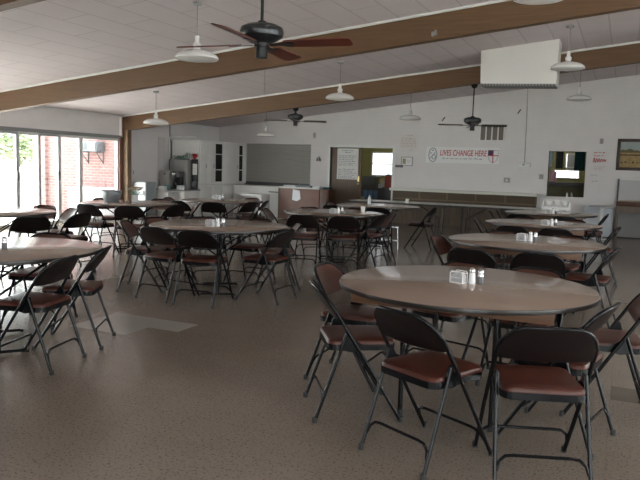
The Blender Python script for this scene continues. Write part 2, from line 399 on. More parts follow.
# kitchen behind the back wall
KY = 20.2
b = nb(); holed_wall_x(b, -8.6, 0.6, 0.0, lambda x: 2.65, KY, KY + 0.15, [(-7.42, -6.60, 1.18, 1.94), (-1.93, -1.22, 1.30, 1.54), (-1.64, -1.25, 1.60, 2.0)]); struct('wall_kitchen', b, M_green_wall)
b = nb(); box(b, -8.75, -8.6, YB + 0.2, KY + 0.15, 0, 2.65); struct('wall_kitchen_left', b, M_green_wall)
b = nb(); box(b, 0.6, 0.75, YB + 0.2, KY + 0.15, 0, 2.65); struct('wall_kitchen_right', b, M_green_wall)
b = nb(); box(b, -4.1, -4.0, YB + 0.2, KY, 0, 2.65); struct('wall_kitchen_middle', b, M_green_wall)
b = nb(); box(b, -8.75, 0.75, YB + 0.2, KY + 0.15, 2.65, 2.75); struct('ceiling_kitchen', b, M_white)
for i, (a, c, z0, z1) in enumerate(((-7.42, -6.60, 1.18, 1.94), (-1.93, -1.22, 1.30, 1.54), (-1.64, -1.25, 1.60, 2.0))):
    w = sempty('window_%d' % (n + i + 1), (a, KY, z0)); L_ = c - a; h = z1 - z0
    b = nb()
    for p, q in ((0, 0.04), (L_ - 0.04, L_)): box(b, p, q, -0.03, 0.03, 0, h)
    for p, q in (((0, 0.04), (h * 0.5 - 0.012, h * 0.5 + 0.012), (h - 0.04, h)) if i == 0 else ((0, 0.03), (h - 0.03, h))): box(b, 0.04, L_ - 0.04, -0.03, 0.03, p, q)
    obj('frame', b, M_white, w)
    b = nb(); box(b, 0.04, L_ - 0.04, 0.05, 0.056, 0.04, h - 0.04); obj('glass_pane', b, M_frost, w)

b = nb(); box(b, -1.585, -1.335, KY - 0.02, KY - 0.008, 1.52, 2.02, 0.002); tag(obj('roller_blind', b, mat('blind_grey', (0.42, 0.42, 0.41), 0.7)), 'grey blind over the upper kitchen window inside the hatch', 'blind')
# ------------------------------------------------------------------ outdoors
b = nb(); box(b, -60, XL - 0.2, -30, 60, -0.3, -0.06); struct('floor_outside', b, M_concrete)
b = nb(); box(b, XR + 0.2, 40, -30, 60, -0.3, -0.06); box(b, XL - 0.2, XR + 0.2, -30, YF - 0.2, -0.3, -0.06); box(b, XL - 0.2, XR + 0.2, YB + 4.2, 60, -0.3, -0.06); struct('floor_yard', b, M_concrete)
b = nb(); box(b, -14.75, XL - 0.2, 13.62, 14.0, -0.06, 3.6); box(b, -14.75, -14.30, 13.52, 13.62, -0.06, 3.6); struct('wall_outside', b, M_brick)
t = thing('window_cooler', 'grey box cooler on brackets high on the outdoor brick wall', 'cooler', (-12.62, 13.62, 1.63))
b = nb(); box(b, -0.30, 0.30, -0.30, 0, 0, 0.26, 0.012); obj('housing', b, mat('cooler_grey', (0.16, 0.19, 0.21), 0.5), t)
b = nb()
for k in range(7): box(b, -0.25, 0.0, -0.31, -0.30, 0.03 + k * 0.03, 0.045 + k * 0.03)
obj('louvre_grille', b, M_dgrey, t)
b = nb(); box(b, 0.03, 0.27, -0.33, -0.30, 0.03, 0.23, 0.01); obj('front_panel', b, M_grey, t)
for sx in (-0.25, 0.25):
    b = nb(); tube(b, [(sx, -0.29, -0.01), (sx, -0.02, -0.01)], 0.014, 6); tube(b, [(sx, -0.27, -0.01), (sx, -0.015, -0.28)], 0.014, 6); tube(b, [(sx, -0.012, 0), (sx, -0.012, -0.31)], 0.014, 6)
    obj('bracket', b, M_dgrey, t)
t = thing('storage_chest', 'white low chest standing outside against the brick wall', 'chest', (-12.46, 13.30, -0.06))
b = nb(); box(b, -0.54, 0.54, -0.28, 0.28, 0, 0.70, 0.015); obj('body', b, M_coolw, t)
b = nb(); box(b, -0.56, 0.56, -0.30, 0.30, 0.70, 0.78, 0.02); obj('lid', b, M_coolw, t)
t = thing('leafy_tree', 'bright green leafy tree outside beyond the glass doors', 'tree', (-22.9, 20.2, -0.06))
b = nb(); tube(b, [(0, 0, 0), (0.05, 0.02, 0.7), (-0.05, 0, 1.3), (0.1, 0.1, 2.2)], [0.09, 0.08, 0.06, 0.03], 10)
for k in range(7):
    a = k * 0.9; tube(b, [(0, 0, 1.0 + 0.12 * k), (0.35 * math.cos(a), 0.35 * math.sin(a), 1.4 + 0.12 * k), (0.75 * math.cos(a), 0.75 * math.sin(a), 1.65 + 0.13 * k)], [0.05, 0.03, 0.012], 6)
obj('trunk', b, M_bark, t)
b = nb()
for k in range(1500):
    v = Vector((random.gauss(0, 1), random.gauss(0, 1), random.gauss(0, 1))).normalized() * (random.random() ** 0.45)
    p = Vector((v.x * 1.15, v.y * 1.1, 2.05 + v.z * 0.85)); d = Vector((random.gauss(0, 1), random.gauss(0, 1), random.gauss(0, 1))).normalized(); u, w = frame_of(d); s_ = random.uniform(0.06, 0.12)
    b.faces.new([b.verts.new(p + u * s_ * 1.5), b.verts.new(p + w * s_ * 0.6), b.verts.new(p - u * s_ * 1.5), b.verts.new(p - w * s_ * 0.6)])
obj('foliage', b, M_leaf, t, flat=True)

# ------------------------------------------------------------------ folding chair prototype
def ln(z): return 0.235 - 0.618 * z                  # main tube leans back
def bow(x, z):
    k = min(1, max(0, (z - 0.50) / 0.15)); return -0.035 * (1 - min(1, (x / 0.22) ** 2)) * k
def top_outline(half, ztop, rx, rz, zstart, n=8):
    P = [(-half, zstart)]
    for i in range(n + 1):
        a = PI - (PI / 2) * i / n; P.append((-half + rx + rx * math.cos(a), ztop - rz + rz * math.sin(a)))
    for i in range(1, 4): P.append((-(half - rx) + 2 * (half - rx) * i / 4, ztop))
    for i in range(n + 1):
        a = PI / 2 - (PI / 2) * i / n; P.append((half - rx + rx * math.cos(a), ztop - rz + rz * math.sin(a)))
    P.append((half, zstart)); return P
def make_chair():
    t = thing('folding_chair', '', 'chair')
    # front frame: one bent tube, feet at the front, arch over the backrest
    pts = [(-0.225, ln(0.012), 0.012), (-0.225, ln(0.3), 0.3), (-0.222, ln(0.5), 0.5)]
    for x, z in top_outline(0.218, 0.754, 0.13, 0.135, 0.58): pts.append((x, ln(z) + bow(x, z), z))
    pts += [(0.222, ln(0.5), 0.5), (0.225, ln(0.3), 0.3), (0.225, ln(0.012), 0.012)]
    b = nb(); tube(b, pts, 0.0105, 10); obj('front_frame', b, M_frame, t)
    # backrest pad
    b = nb(); nx, nz = 16, 7; F = []; K = []
    def ztop(x):
        ax = abs(x); 
        if ax <= 0.088: return 0.746
        q = min(1, (ax - 0.088) / 0.128); return 0.746 - 0.135 + 0.135 * math.sqrt(max(0, 1 - q * q))
    for i in range(nx + 1):
        x = -0.210 + 0.420 * i / nx; zb = 0.590 - 0.012 * (1 - (x / 0.21) ** 2); zt_ = max(ztop(x), zb + 0.02)
        fr, bk = [], []
        for j in range(nz + 1):
            v = j / nz; z = zb + (zt_ - zb) * v; th = 0.011 * math.sqrt(max(0.02, 1 - (2 * v - 1) ** 4)) * math.sqrt(max(0.1, 1 - (x / 0.215) ** 8))
            yy = ln(z) + bow(x, z)
            fr.append(b.verts.new((x, yy + th, z))); bk.append(b.verts.new((x, yy - th * 0.8, z)))
        F.append(fr); K.append(bk)
    for i in range(nx):
        for j in range(nz):
            b.faces.new((F[i][j], F[i + 1][j], F[i + 1][j + 1], F[i][j + 1])); b.faces.new((K[i][j], K[i][j + 1], K[i + 1][j + 1], K[i + 1][j]))
        b.faces.new((F[i][0], K[i][0], K[i + 1][0], F[i + 1][0])); b.faces.new((F[i][nz], F[i + 1][nz], K[i + 1][nz], K[i][nz]))
    for j in range(nz):
        b.faces.new((F[0][j], F[0][j + 1], K[0][j + 1], K[0][j])); b.faces.new((F[nx][j], K[nx][j], K[nx][j + 1], F[nx][j + 1]))
    br = obj('backrest', b, M_back, t)
    b = nb(); G = []
    for i in range(nx + 1):
        x = -0.212 + 0.424 * i / nx; zb = 0.586 - 0.012 * (1 - (x / 0.212) ** 2); zt_ = max(ztop(x) + 0.003, zb + 0.02); col = []
        for j in range(nz + 1):
            z = zb + (zt_ - zb) * j / nz; yy = ln(z) + bow(x, z) - 0.0075; col.append((b.verts.new((x, yy, z)), b.verts.new((x, yy - 0.005, z))))
        G.append(col)
    for i in range(nx):
        for j in range(nz):
            for q in (0, 1): b.faces.new((G[i][j][q], G[i + 1][j][q], G[i + 1][j + 1][q], G[i][j + 1][q]))
        for j in (0, nz): b.faces.new((G[i][j][0], G[i + 1][j][0], G[i + 1][j][1], G[i][j][1]))
    for i in (0, nx):
        for j in range(nz): b.faces.new((G[i][j][0], G[i][j + 1][0], G[i][j + 1][1], G[i][j][1]))
    obj('back_shell', b, M_shell, br)
    # seat pan and cushion
    b = nb(); o = [(x, y + 0.005) for x, y in rrect(0.385, 0.39, 0.055)]
    prism(b, o, 0.405, 0.438); obj('seat_pan', b, M_frame, t)
    b = nb(); rings = []
    for sc, z in ((0.985, 0.437), (0.985, 0.450), (0.955, 0.459), (0.86, 0.464), (0.6, 0.468), (0.25, 0.469)):
        rings.append([b.verts.new((x * sc, y * sc + 0.005, z)) for x, y in rrect(0.385, 0.39, 0.055)])
    for A, B2 in zip(rings, rings[1:]):
        for k in range(len(A)): b.faces.new((A[k], A[(k + 1) % len(A)], B2[(k + 1) % len(A)], B2[k]))
    b.faces.new(rings[-1]); b.faces.new(rings[0][::-1]); obj('seat', b, M_seat, t)
    # rear legs
    r0 = Vector((0, -0.088, 0.505)); r1 = Vector((0, -0.255, 0.012))
    for s_ in (-1, 1):
        b = nb(); tube(b, [r0 + Vector((s_ * 0.203, 0, 0)), r0.lerp(r1, 0.3) + Vector((s_ * 0.206, 0, 0)), r1 + Vector((s_ * 0.212, 0, 0))], 0.0100, 10)
        obj('leg', b, M_frame, t)
    # bent cross bars
    def bar(p, half):
        q = [(-half, 0.085), (-half + 0.012, 0.125), (-half + 0.04, 0.148), (-half + 0.075, 0.152), (half - 0.075, 0.152), (half - 0.04, 0.148), (half - 0.012, 0.125), (half, 0.085)]
        return tube(nb(), [(x, p(z), z) for x, z in q], 0.0075, 8)
    obj('stretcher', bar(ln, 0.219), M_frame, t)
    obj('stretcher', bar(lambda z: r1.y + (r0.y - r1.y) * (z - r1.z) / (r0.z - r1.z), 0.204), M_frame, t)
    # feet and hinges
    for s_ in (-1, 1):
        for px, py in ((0.225, 0.233), (0.212, -0.257)):
            b = nb(); lathe(b, [(0, 0), (0.0145, 0), (0.0155, 0.004), (0.0145, 0.03), (0, 0.03)], (s_ * px, py, 0), 10); obj('foot_cap', b, M_rub, t)
        b = nb(); prism(b, [(-0.125, 0.41), (-0.06, 0.395), (0.02, 0.415), (0.02, 0.43), (-0.055, 0.475), (-0.08, 0.515), (-0.10, 0.505)], s_ * 0.191, s_ * 0.195, 'yz')
        obj('hinge', b, M_frame, t)
    return t
chair0 = make_chair(); first = [True]
def place_chair(x, y, dx, dy, label, group):
    rz = math.atan2(-dx, dy)
    if first[0]:
        first[0] = False; chair0.location = (x, y, 0); chair0.rotation_euler = (0, 0, rz); chair0['label'] = label; chair0['group'] = group; return chair0
    return dup(chair0, (x, y, 0), rz, label, group)

# ------------------------------------------------------------------ round tables
def make_table(kind):
    t = thing('round_table', '', 'table')
    R_ = 0.762
    b = nb(); lathe(b, [(0, 0.722), (R_ - 0.012, 0.722), (R_ - 0.006, 0.728), (R_ - 0.006, 0.741), (R_ - 0.010, 0.743), (0, 0.743)], n=72); top = obj('tabletop', b, M_top, t)
    b = nb(); lathe(b, [(R_ - 0.007, 0.716), (R_, 0.718), (R_ + 0.002, 0.729), (R_, 0.7405), (R_ - 0.004, 0.7425), (R_ - 0.007, 0.7415), (R_ - 0.007, 0.716)], n=72); obj('edge_band', b, M_band, top)
    if kind == 'apron':
        for s_ in (-1, 1):
            b = nb(); box(b, -0.56, 0.56, s_ * 0.44 - 0.012, s_ * 0.44 + 0.012, 0.645, 0.722, 0.003); obj('apron', b, M_apron, t)
        for sx in (-1, 1):
            for sy in (-1, 1):
                b = nb(); tube(b, [(sx * 0.26, sy * 0.38, 0.72), (sx * 0.26, sy * 0.38, 0.02)], 0.0145, 10); lg = obj('leg', b, M_frame, t)
                b = nb(); lathe(b, [(0, 0), (0.018, 0), (0.018, 0.03), (0, 0.03)], (sx * 0.26, sy * 0.38, 0), 10); obj('foot_cap', b, M_rub, lg)
            b = nb(); tube(b, [(sx * 0.26, -0.38, 0.22), (sx * 0.26, 0.38, 0.22)], 0.010, 8); obj('crossbar', b, M_frame, t)
            for sy in (-1, 1):
                b = nb(); tube(b, [(sx * 0.26, sy * 0.38, 0.46), (sx * 0.50, sy * 0.30, 0.718)], 0.007, 8); obj('brace', b, M_frame, t)
    else:
        for sy in (-1, 1):
            b = nb(); tube(b, [(0, sy * 0.32, 0.72), (0, sy * 0.32, 0.02)], 0.0165, 10); lg = obj('leg', b, M_frame, t)
            b = nb(); tube(b, [(-0.20, sy * 0.32, 0.012), (-0.17, sy * 0.32, 0.022), (0.17, sy * 0.32, 0.022), (0.20, sy * 0.32, 0.012)], 0.011, 8); obj('foot_bar', b, M_frame, lg)
            for sx in (-1, 1):
                b = nb(); tube(b, [(sx * 0.012, sy * 0.32, 0.44), (sx * 0.40, sy * 0.32, 0.714)], 0.009, 8); obj('brace', b, M_frame, t)
        b = nb(); tube(b, [(0, -0.30, 0.20), (0, 0.30, 0.20)], 0.010, 8); obj('crossbar', b, M_frame, t)
    return t
tabA = make_table('apron'); tabB = make_table('post'); usedt = set()
def place_table(kind, x, y, rz, label, group='round tables'):
    src = tabA if kind == 'apron' else tabB
    if kind not in usedt:
        usedt.add(kind); src.location = (x, y, 0); src.rotation_euler = (0, 0, rz); src['label'] = label; src['group'] = group; return src
    return dup(src, (x, y, 0), rz, label, group)

# table: kind, centre, turn, label, short name for its chairs, chairs (x, y, dx, dy, words)
TABLES = [
 ('apron', -0.85, 4.04, 0.0, 'nearest round brown table, in the right foreground', 'nearest right table', [
   (-0.83, 3.23, 0.45, 0.89, 'chair with angled back to us, near left of the'),
   (-0.33, 3.27, -0.34, 0.94, 'chair with back square to us, near right of the'),
   (-1.39, 3.62, 0.84, 0.54, 'side-on chair, front of two left of the'),
   (-1.615, 4.189, 0.99, 0.0, 'chair with sunlit backrest, rear of two left of the'),
   (-1.099, 4.664, -0.30, -0.95, 'chair on the far left side, seat seen below the'),
   (-0.564, 4.636, -0.12, -0.99, 'chair on the far right side, seat seen below the'),
   (-0.27, 3.79, -0.97, 0.22, 'chair with shiny rim, front of two right of the'),
   (-0.05, 4.36, -0.98, -0.12, 'brown chair at the photo edge, rear right of the')]),
 ('apron', -0.89, 6.96, 0.0, 'second round brown table from the front in the right row', 'second right-row table', [
   (-1.16, 6.00, 0.15, 0.98, 'dark chair back turned to us at the near left of the'),
   (-0.66, 6.08, -0.12, 0.99, 'dark chair back turned to us at the near right of the'),
   (-1.50, 6.72, 0.99, -0.10, 'brown chair facing right at the left side of the'),
   (-0.28, 6.84, -1.0, 0.10, 'tilted side-on chair to the right of the'),
   (-1.197, 7.552, 0.20, -0.98, 'chair on the far left side of the'),
   (-0.583, 7.552, -0.20, -0.98, 'chair on the far right side of the')]),
 ('apron', -1.02, 9.64, 0.0, 'third round brown table from the front in the right row', 'third right-row table', [
   (-1.24, 8.82, 0.15, 0.98, 'dark chair back turned to us at the near left of the'),
   (-0.78, 8.84, -0.12, 0.99, 'dark chair back turned to us at the near right of the'),
   (-1.66, 9.56, 0.99, 0.05, 'brown chair facing right at the left side of the'),
   (-0.30, 9.58, -1.0, -0.03, 'tilted side-on chair to the right of the'),
   (-1.322, 10.232, 0.20, -0.98, 'chair on the far left side of the'),
   (-0.718, 10.232, -0.20, -0.98, 'chair on the far right side of the')]),
 ('apron', -1.18, 12.30, 0.0, 'last round table of the right row, below the serving hatch', 'last right-row table', [
   (-1.52, 11.42, 0.15, 0.98, 'dark chair back turned to us at the near left of the'),
   (-0.90, 11.44, -0.12, 0.99, 'dark chair back turned to us at the near right of the'),
   (-1.92, 12.02, 0.95, 0.2, 'brown chair, front of two left of the'),
   (-1.86, 12.50, 0.98, -0.1, 'brown chair, rear of two left of the'),
   (-0.52, 12.06, -1.0, 0.0, 'tilted chair back, front of two right of the'),
   (-0.52, 12.60, -1.0, -0.0, 'tilted chair back, rear of two right of the')]),
 ('post', -4.11, 6.36, 0.53, 'round brown table in the middle, nearest of its row', 'nearest middle-row table', [
   (-4.841, 5.998, 0.86, 0.40, 'brown chair facing right at the left side of the'),
   (-4.348, 5.755, 0.10, 0.99, 'dark chair back, left of two nearest us at'),
   (-3.883, 5.737, -0.15, 0.99, 'dark chair back, right of two nearest us at'),
   (-3.417, 6.198, -1.0, 0.0, 'slanted chair, front of two right of the'),
   (-3.607, 6.777, -0.8, -0.55, 'chair, rear of two right of the'),
   (-4.080, 6.988, 0.0, -1.0, 'chair on the far right side, seat seen below the'),
   (-4.566, 6.802, 0.75, -0.65, 'chair on the far middle side, seat seen below the'),
   (-4.861, 6.449, 0.98, -0.1, 'chair on the far left side, seat seen below the')]),
 ('post', -4.02, 9.36, 0.40, 'second round brown table from the front in the middle row', 'second middle-row table', [
   (-4.08, 8.47, -0.30, 0.95, 'dark chair back, left of two nearest us at'),
   (-3.58, 8.70, -0.38, 0.92, 'dark chair back, right of two nearest us at'),
   (-3.43, 9.25, -0.98, 0.08, 'slanted chair, front of two right of the'),
   (-3.430, 9.712, -0.85, -0.5, 'chair, rear of two right of the'),
   (-4.80, 9.12, 0.97, 0.25, 'reddish chair facing right at the left side of the'),
   (-4.527, 9.753, 0.7, -0.7, 'chair on the far left side of the'),
   (-4.003, 10.035, 0.0, -1.0, 'chair on the far right side of the')]),
 ('post', -4.16, 11.74, 0.35, 'third round table of the middle row, before the long tables', 'third middle-row table', [
   (-3.86, 10.98, -0.20, 0.98, 'dark chair back turned to us at the near right of the'),
   (-3.36, 11.90, -0.99, 0.0, 'side-on chair facing left at the right end of the'),
   (-4.62, 11.0, 0.30, 0.95, 'dark chair back turned to us at the near left of the'),
   (-4.95, 11.9, 0.98, -0.1, 'chair facing right at the left end of the')]),
 ('post', -4.28, 3.56, 0.9, 'round brown table cut off by the left edge of the photo', 'left-edge table', [
   (-3.672, 3.357, -0.95, -0.25, 'dark chair, nearer of two left foreground chairs at the'),
   (-3.842, 3.899, -0.86, -0.48, 'dark chair, farther of two left foreground chairs at the'),
   (-4.55, 4.22, 0.35, -0.93, 'chair on the far side, seat seen below the'),
   (-4.40, 2.88, 0.10, 1.0, 'chair nearest the camera at the')]),
 ('post', -7.23, 5.97, 0.8, 'round table by the glass doors, cut by the left photo edge', 'left-edge table by glass doors', [
   (-6.36, 5.72, -0.85, 0.40, 'dark chair back at the near right of the'),
   (-6.33, 6.32, -0.98, -0.05, 'dark chair at the right end of the'),
   (-6.92, 6.70, -0.40, -0.90, 'brown chair on the far right side of the'),
   (-7.40, 6.80, 0.20, -0.98, 'chair on the far left side of the')]),
 ('post', -7.38, 8.74, 0.62, 'round table holding the tub and flowers by the glass doors', 'table with tub and flowers', [
   (-7.323, 7.914, -0.05, 1.0, 'dark chair, left of two before the'),
   (-6.777, 8.066, -0.45, 0.9, 'dark chair, right of two before the'),
   (-6.56, 8.62, -0.98, 0.15, 'chair at the right end of the'),
   (-6.72, 9.30, -0.75, -0.65, 'reddish chair on the far right side of the'),
   (-7.55, 9.56, 0.15, -0.98, 'chair on the far middle side of the'),
   (-8.12, 9.05, 0.9, -0.4, 'chair on the far left side of the')]),
 ('post', -6.83, 10.65, 0.45, 'farthest round table of the left row, before the white counter', 'far left table by white counter', [
   (-7.05, 9.84, 0.1, 1.0, 'dark chair, left of two nearest us at'),
   (-6.50, 9.94, -0.3, 0.95, 'dark chair, right of two nearest us at'),
   (-6.266, 10.378, -0.98, 0.1, 'tilted chair, front of two right of the'),
   (-6.324, 10.942, -0.93, -0.3, 'tilted chair, rear of two right of the'),
   (-7.62, 10.42, 0.95, 0.2, 'chair facing right at the left end of the'),
   (-6.80, 11.46, 0.0, -1.0, 'chair on the far side of the')]),
]
for kind, x, y, rz, lab, short, chairs in TABLES:
    place_table(kind, x, y, rz, lab)
    for cx, cy, dx, dy, wd in chairs: place_chair(cx, cy, dx, dy, wd + ' ' + short, 'folding chairs around the round tables')

# ------------------------------------------------------------------ things on the tables
TZ = 0.743
def make_shaker():
    t = thing('salt_shaker', '', 'shaker')
    b = nb(); lathe(b, [(0, 0), (0.020, 0), (0.021, 0.005), (0.019, 0.05), (0.016, 0.07), (0, 0.07)], n=14); obj('body', b, mat('salt_white', (0.75, 0.75, 0.75), 0.25), t)
    b = nb(); lathe(b, [(0.0165, 0.068), (0.018, 0.072), (0.017, 0.088), (0.010, 0.097), (0, 0.099)], n=14); obj('cap', b, M_chrome, t)
    return t
def make_pepper():
    t = thing('pepper_shaker', '', 'shaker')
    b = nb(); lathe(b, [(0, 0), (0.020, 0), (0.021, 0.005), (0.019, 0.045), (0, 0.045)], n=14); obj('body', b, mat('pepper_grey', (0.10, 0.10, 0.10), 0.3), t)
    b = nb(); lathe(b, [(0.019, 0.045), (0.017, 0.06), (0.018, 0.065), (0.017, 0.080), (0.009, 0.090), (0, 0.091)], n=14); obj('cap', b, M_chrome, t)
    return t
def make_caddy():
    t = thing('packet_caddy', '', 'caddy')
    b = nb(); box(b, -0.045, 0.045, -0.03, 0.03, 0, 0.006, 0.002)
    for s_ in (-1, 1):
        tube(b, [(-0.043, s_ * 0.028, 0.004), (-0.043, s_ * 0.028, 0.062), (-0.034, s_ * 0.028, 0.072), (0.034, s_ * 0.028, 0.072), (0.043, s_ * 0.028, 0.062), (0.043, s_ * 0.028, 0.004)], 0.003, 6)
        tube(b, [(-0.043, s_ * 0.028, 0.035), (0.043, s_ * 0.028, 0.035)], 0.0025, 6)
        tube(b, [(s_ * 0.043, -0.028, 0.062), (s_ * 0.043, 0.028, 0.062)], 0.003, 6)
    obj('holder', b, M_whitegloss, t)
    b = nb()
    for k in range(7):
        x = -0.036 + k * 0.012; box(b, x - 0.002, x + 0.002, -0.024, 0.024, 0.007, 0.052 + 0.008 * (k % 3))
    obj('sugar_packets', b, mat('packet_grey', (0.50, 0.50, 0.52), 0.7), t, flat=True); return t
caddy0, salt0, pep0 = make_caddy(), make_shaker(), make_pepper(); usedc = [False]
def condiments(x, y, where, rz=0.5):
    e = Vector((math.cos(rz), math.sin(rz), 0)); items = ((caddy0, -0.065, 'white wire caddy of sugar packets on the '), (salt0, 0.015, 'white salt shaker on the '), (pep0, 0.06, 'dark pepper shaker on the '))
    for src, off, lab in items:
        p = Vector((x, y, TZ)) + e * off
        if src is pep0: p += Vector((0, 0.03, 0))
        g = {'packet_caddy': 'sugar caddies on the tables', 'salt_shaker': 'salt shakers on the tables', 'pepper_shaker': 'pepper shakers on the tables'}[src.name.split('.')[0]]
        if not usedc[0]: src.location = p; src.rotation_euler = (0, 0, rz - 0.5); src['label'] = lab + where; src['group'] = g
        else: dup(src, p, rz - 0.5, lab + where, g)
    usedc[0] = True
condiments(-0.83, 4.06, 'nearest right-hand round table', 0.15)
condiments(-0.86, 7.00, 'second table of the right row', 0.15)
condiments(-0.88, 9.30, 'third table of the right row', 0.15)
condiments(-1.13, 12.10, 'last table of the right row', 0.15)
condiments(-4.02, 6.16, 'nearest table of the middle row', 0.5)
condiments(-3.86, 9.14, 'second table of the middle row', 0.4)
condiments(-4.24, 3.50, 'table at the left photo edge', 0.6)
condiments(-7.00, 10.80, 'far left table before the white counter', 0.5)
def cup(x, y, z, lab):
    t = nb(); lathe(t, [(0, 0), (0.028, 0), (0.036, 0.085), (0.033, 0.085), (0.026, 0.006), (0, 0.006)], (0, 0, 0), 16)
    return tag(obj('paper_cup', t, M_paper, None, (x, y, z)), lab, 'cup')
cup(-3.68, 9.72, TZ, 'white cup near the far edge of the second middle table')
cup(-4.02, 13.12, TZ, 'white cup near the front edge of the long folding tables')
t = nb(); lathe(t, [(0, 0), (0.03, 0), (0.032, 0.01), (0.032, 0.11), (0.012, 0.14), (0.012, 0.165), (0, 0.165)], n=16)
tag(obj('sauce_bottle', t, M_coolw, None, (-4.44, 12.05, TZ)), 'pale bottle on the third table of the middle row', 'bottle')
# tub and flowers on the table by the glass doors
t = thing('round_tub', 'grey metal tub on the table by the glass doors', 'tub', (-7.80, 8.78, TZ))
b = nb(); lathe(b, [(0, 0), (0.11, 0), (0.118, 0.012), (0.15, 0.06), (0.162, 0.165), (0.170, 0.172), (0.164, 0.18), (0.154, 0.17), (0.142, 0.065), (0.105, 0.014), (0, 0.014)], n=36); obj('bowl', b, M_tub, t)
for s_ in (-1, 1):
    b = nb(); tube(b, [(s_ * 0.152, -0.05, 0.14), (s_ * 0.195, -0.04, 0.145), (s_ * 0.195, 0.04, 0.145), (s_ * 0.152, 0.05, 0.14)], 0.007, 6); obj('handle', b, M_tub, t)
t = thing('flower_vase', 'vase of cream flowers on the table by the glass doors', 'flowers', (-7.46, 8.96, TZ))
b = nb(); lathe(b, [(0, 0), (0.05, 0), (0.055, 0.01), (0.048, 0.10), (0.055, 0.12), (0.045, 0.12), (0.04, 0.012), (0, 0.012)], n=20); obj('vase', b, M_white, t)
b = nb()
for k in range(15):
    a = k * 2.4; r_ = 0.04 + 0.10 * (k / 14); tube(b, [(0, 0, 0.05), (r_ * 0.5 * math.cos(a), r_ * 0.5 * math.sin(a), 0.13), (r_ * math.cos(a), r_ * math.sin(a), 0.175)], 0.003, 5)
obj('stems', b, M_green, t)
b = nb()
for k in range(15):
    a = k * 2.4; r_ = 0.04 + 0.10 * (k / 14); c_ = Vector((r_ * math.cos(a), r_ * math.sin(a), 0.185 + 0.02 * (k % 3)))
    for q in range(6):
        g_ = q * PI / 3; d = Vector((math.cos(g_), math.sin(g_), 0.5)); e = Vector((-math.sin(g_), math.cos(g_), 0))
        b.faces.new([b.verts.new(c_), b.verts.new(c_ + d * 0.03 + e * 0.022), b.verts.new(c_ + d * 0.058), b.verts.new(c_ + d * 0.03 - e * 0.022)])
obj('blossoms', b, M_petal, t)
t = thing('wicker_basket', 'dark basket on the left-edge table by the glass doors', 'basket', (-7.33, 6.02, TZ))
b = nb(); lathe(b, [(0, 0), (0.09, 0), (0.12, 0.10), (0.112, 0.10), (0.085, 0.01), (0, 0.01)], n=24); obj('body', b, M_inkgrey, t)
b = nb(); tube(b, [(-0.11, 0, 0.09), (-0.09, 0, 0.16), (0, 0, 0.19), (0.09, 0, 0.16), (0.11, 0, 0.09)], 0.007, 6); obj('handle', b, M_inkgrey, t)

# ------------------------------------------------------------------ long folding tables before the panelling
def make_long():
    t = thing('folding_table', '', 'table')
    b = nb(); box(b, -1.06, 1.06, -0.38, 0.38, 0.715, 0.742, 0.004); tp = obj('tabletop', b, M_toppale, t)
    b = nb()
    for s_ in (-1, 1): box(b, -1.063, 1.063, s_ * 0.382 - 0.004, s_ * 0.382 + 0.004, 0.700, 0.738)
    for s_ in (-1, 1): box(b, s_ * 1.062 - 0.004, s_ * 1.062 + 0.004, -0.378, 0.378, 0.700, 0.738)
    obj('edge_band', b, M_black, tp)
    for sx in (-1, 1):
        for sy in (-1, 1):
            b = nb(); tube(b, [(sx * 0.80, sy * 0.30, 0.715), (sx * 0.80, sy * 0.30, 0.0)], 0.014, 8); obj('leg', b, M_frame, t)
        b = nb(); tube(b, [(sx * 0.80, -0.30, 0.12), (sx * 0.80, 0.30, 0.12)], 0.010, 8); obj('crossbar', b, M_frame, t)
        b = nb(); tube(b, [(sx * 0.80, 0, 0.13), (sx * 0.80, 0, 0.45), (sx * 0.35, 0, 0.712)], 0.008, 8); obj('brace', b, M_frame, t)
    return t
lt = make_long(); lt.location = (-4.25, 13.50, 0); lt['label'] = 'left of two long pale folding tables before the wood panelling'; lt['group'] = 'long folding tables'
dup(lt, (-2.115, 13.55, 0), 0.0, 'right of two long pale folding tables before the wood panelling', 'long folding tables')
t = thing('cup_rack', 'white rack holding three bowls on the long table end', 'rack', (-1.19, 13.42, 0.742))
b = nb(); box(b, -0.26, 0.26, -0.09, 0.09, 0, 0.015, 0.004); box(b, -0.26, 0.26, 0.07, 0.085, 0.015, 0.06)
for s_ in (-1, 1): tube(b, [(s_ * 0.25, -0.08, 0.01), (s_ * 0.235, -0.05, 0.15), (s_ * 0.21, 0, 0.19), (s_ * 0.235, 0.05, 0.15), (s_ * 0.25, 0.08, 0.01)], 0.011, 8)
tube(b, [(-0.21, 0, 0.19), (0.21, 0, 0.19)], 0.011, 8); obj('rack_frame', b, M_whitegloss, t)
for k in (-0.14, 0.02, 0.15):
    b = nb(); lathe(b, [(0, 0.085), (0.04, 0.09), (0.062, 0.13), (0.066, 0.175), (0.060, 0.175), (0.05, 0.12), (0, 0.095)], (k, 0, 0), 20); obj('bowl', b, M_whitegloss, t)
    
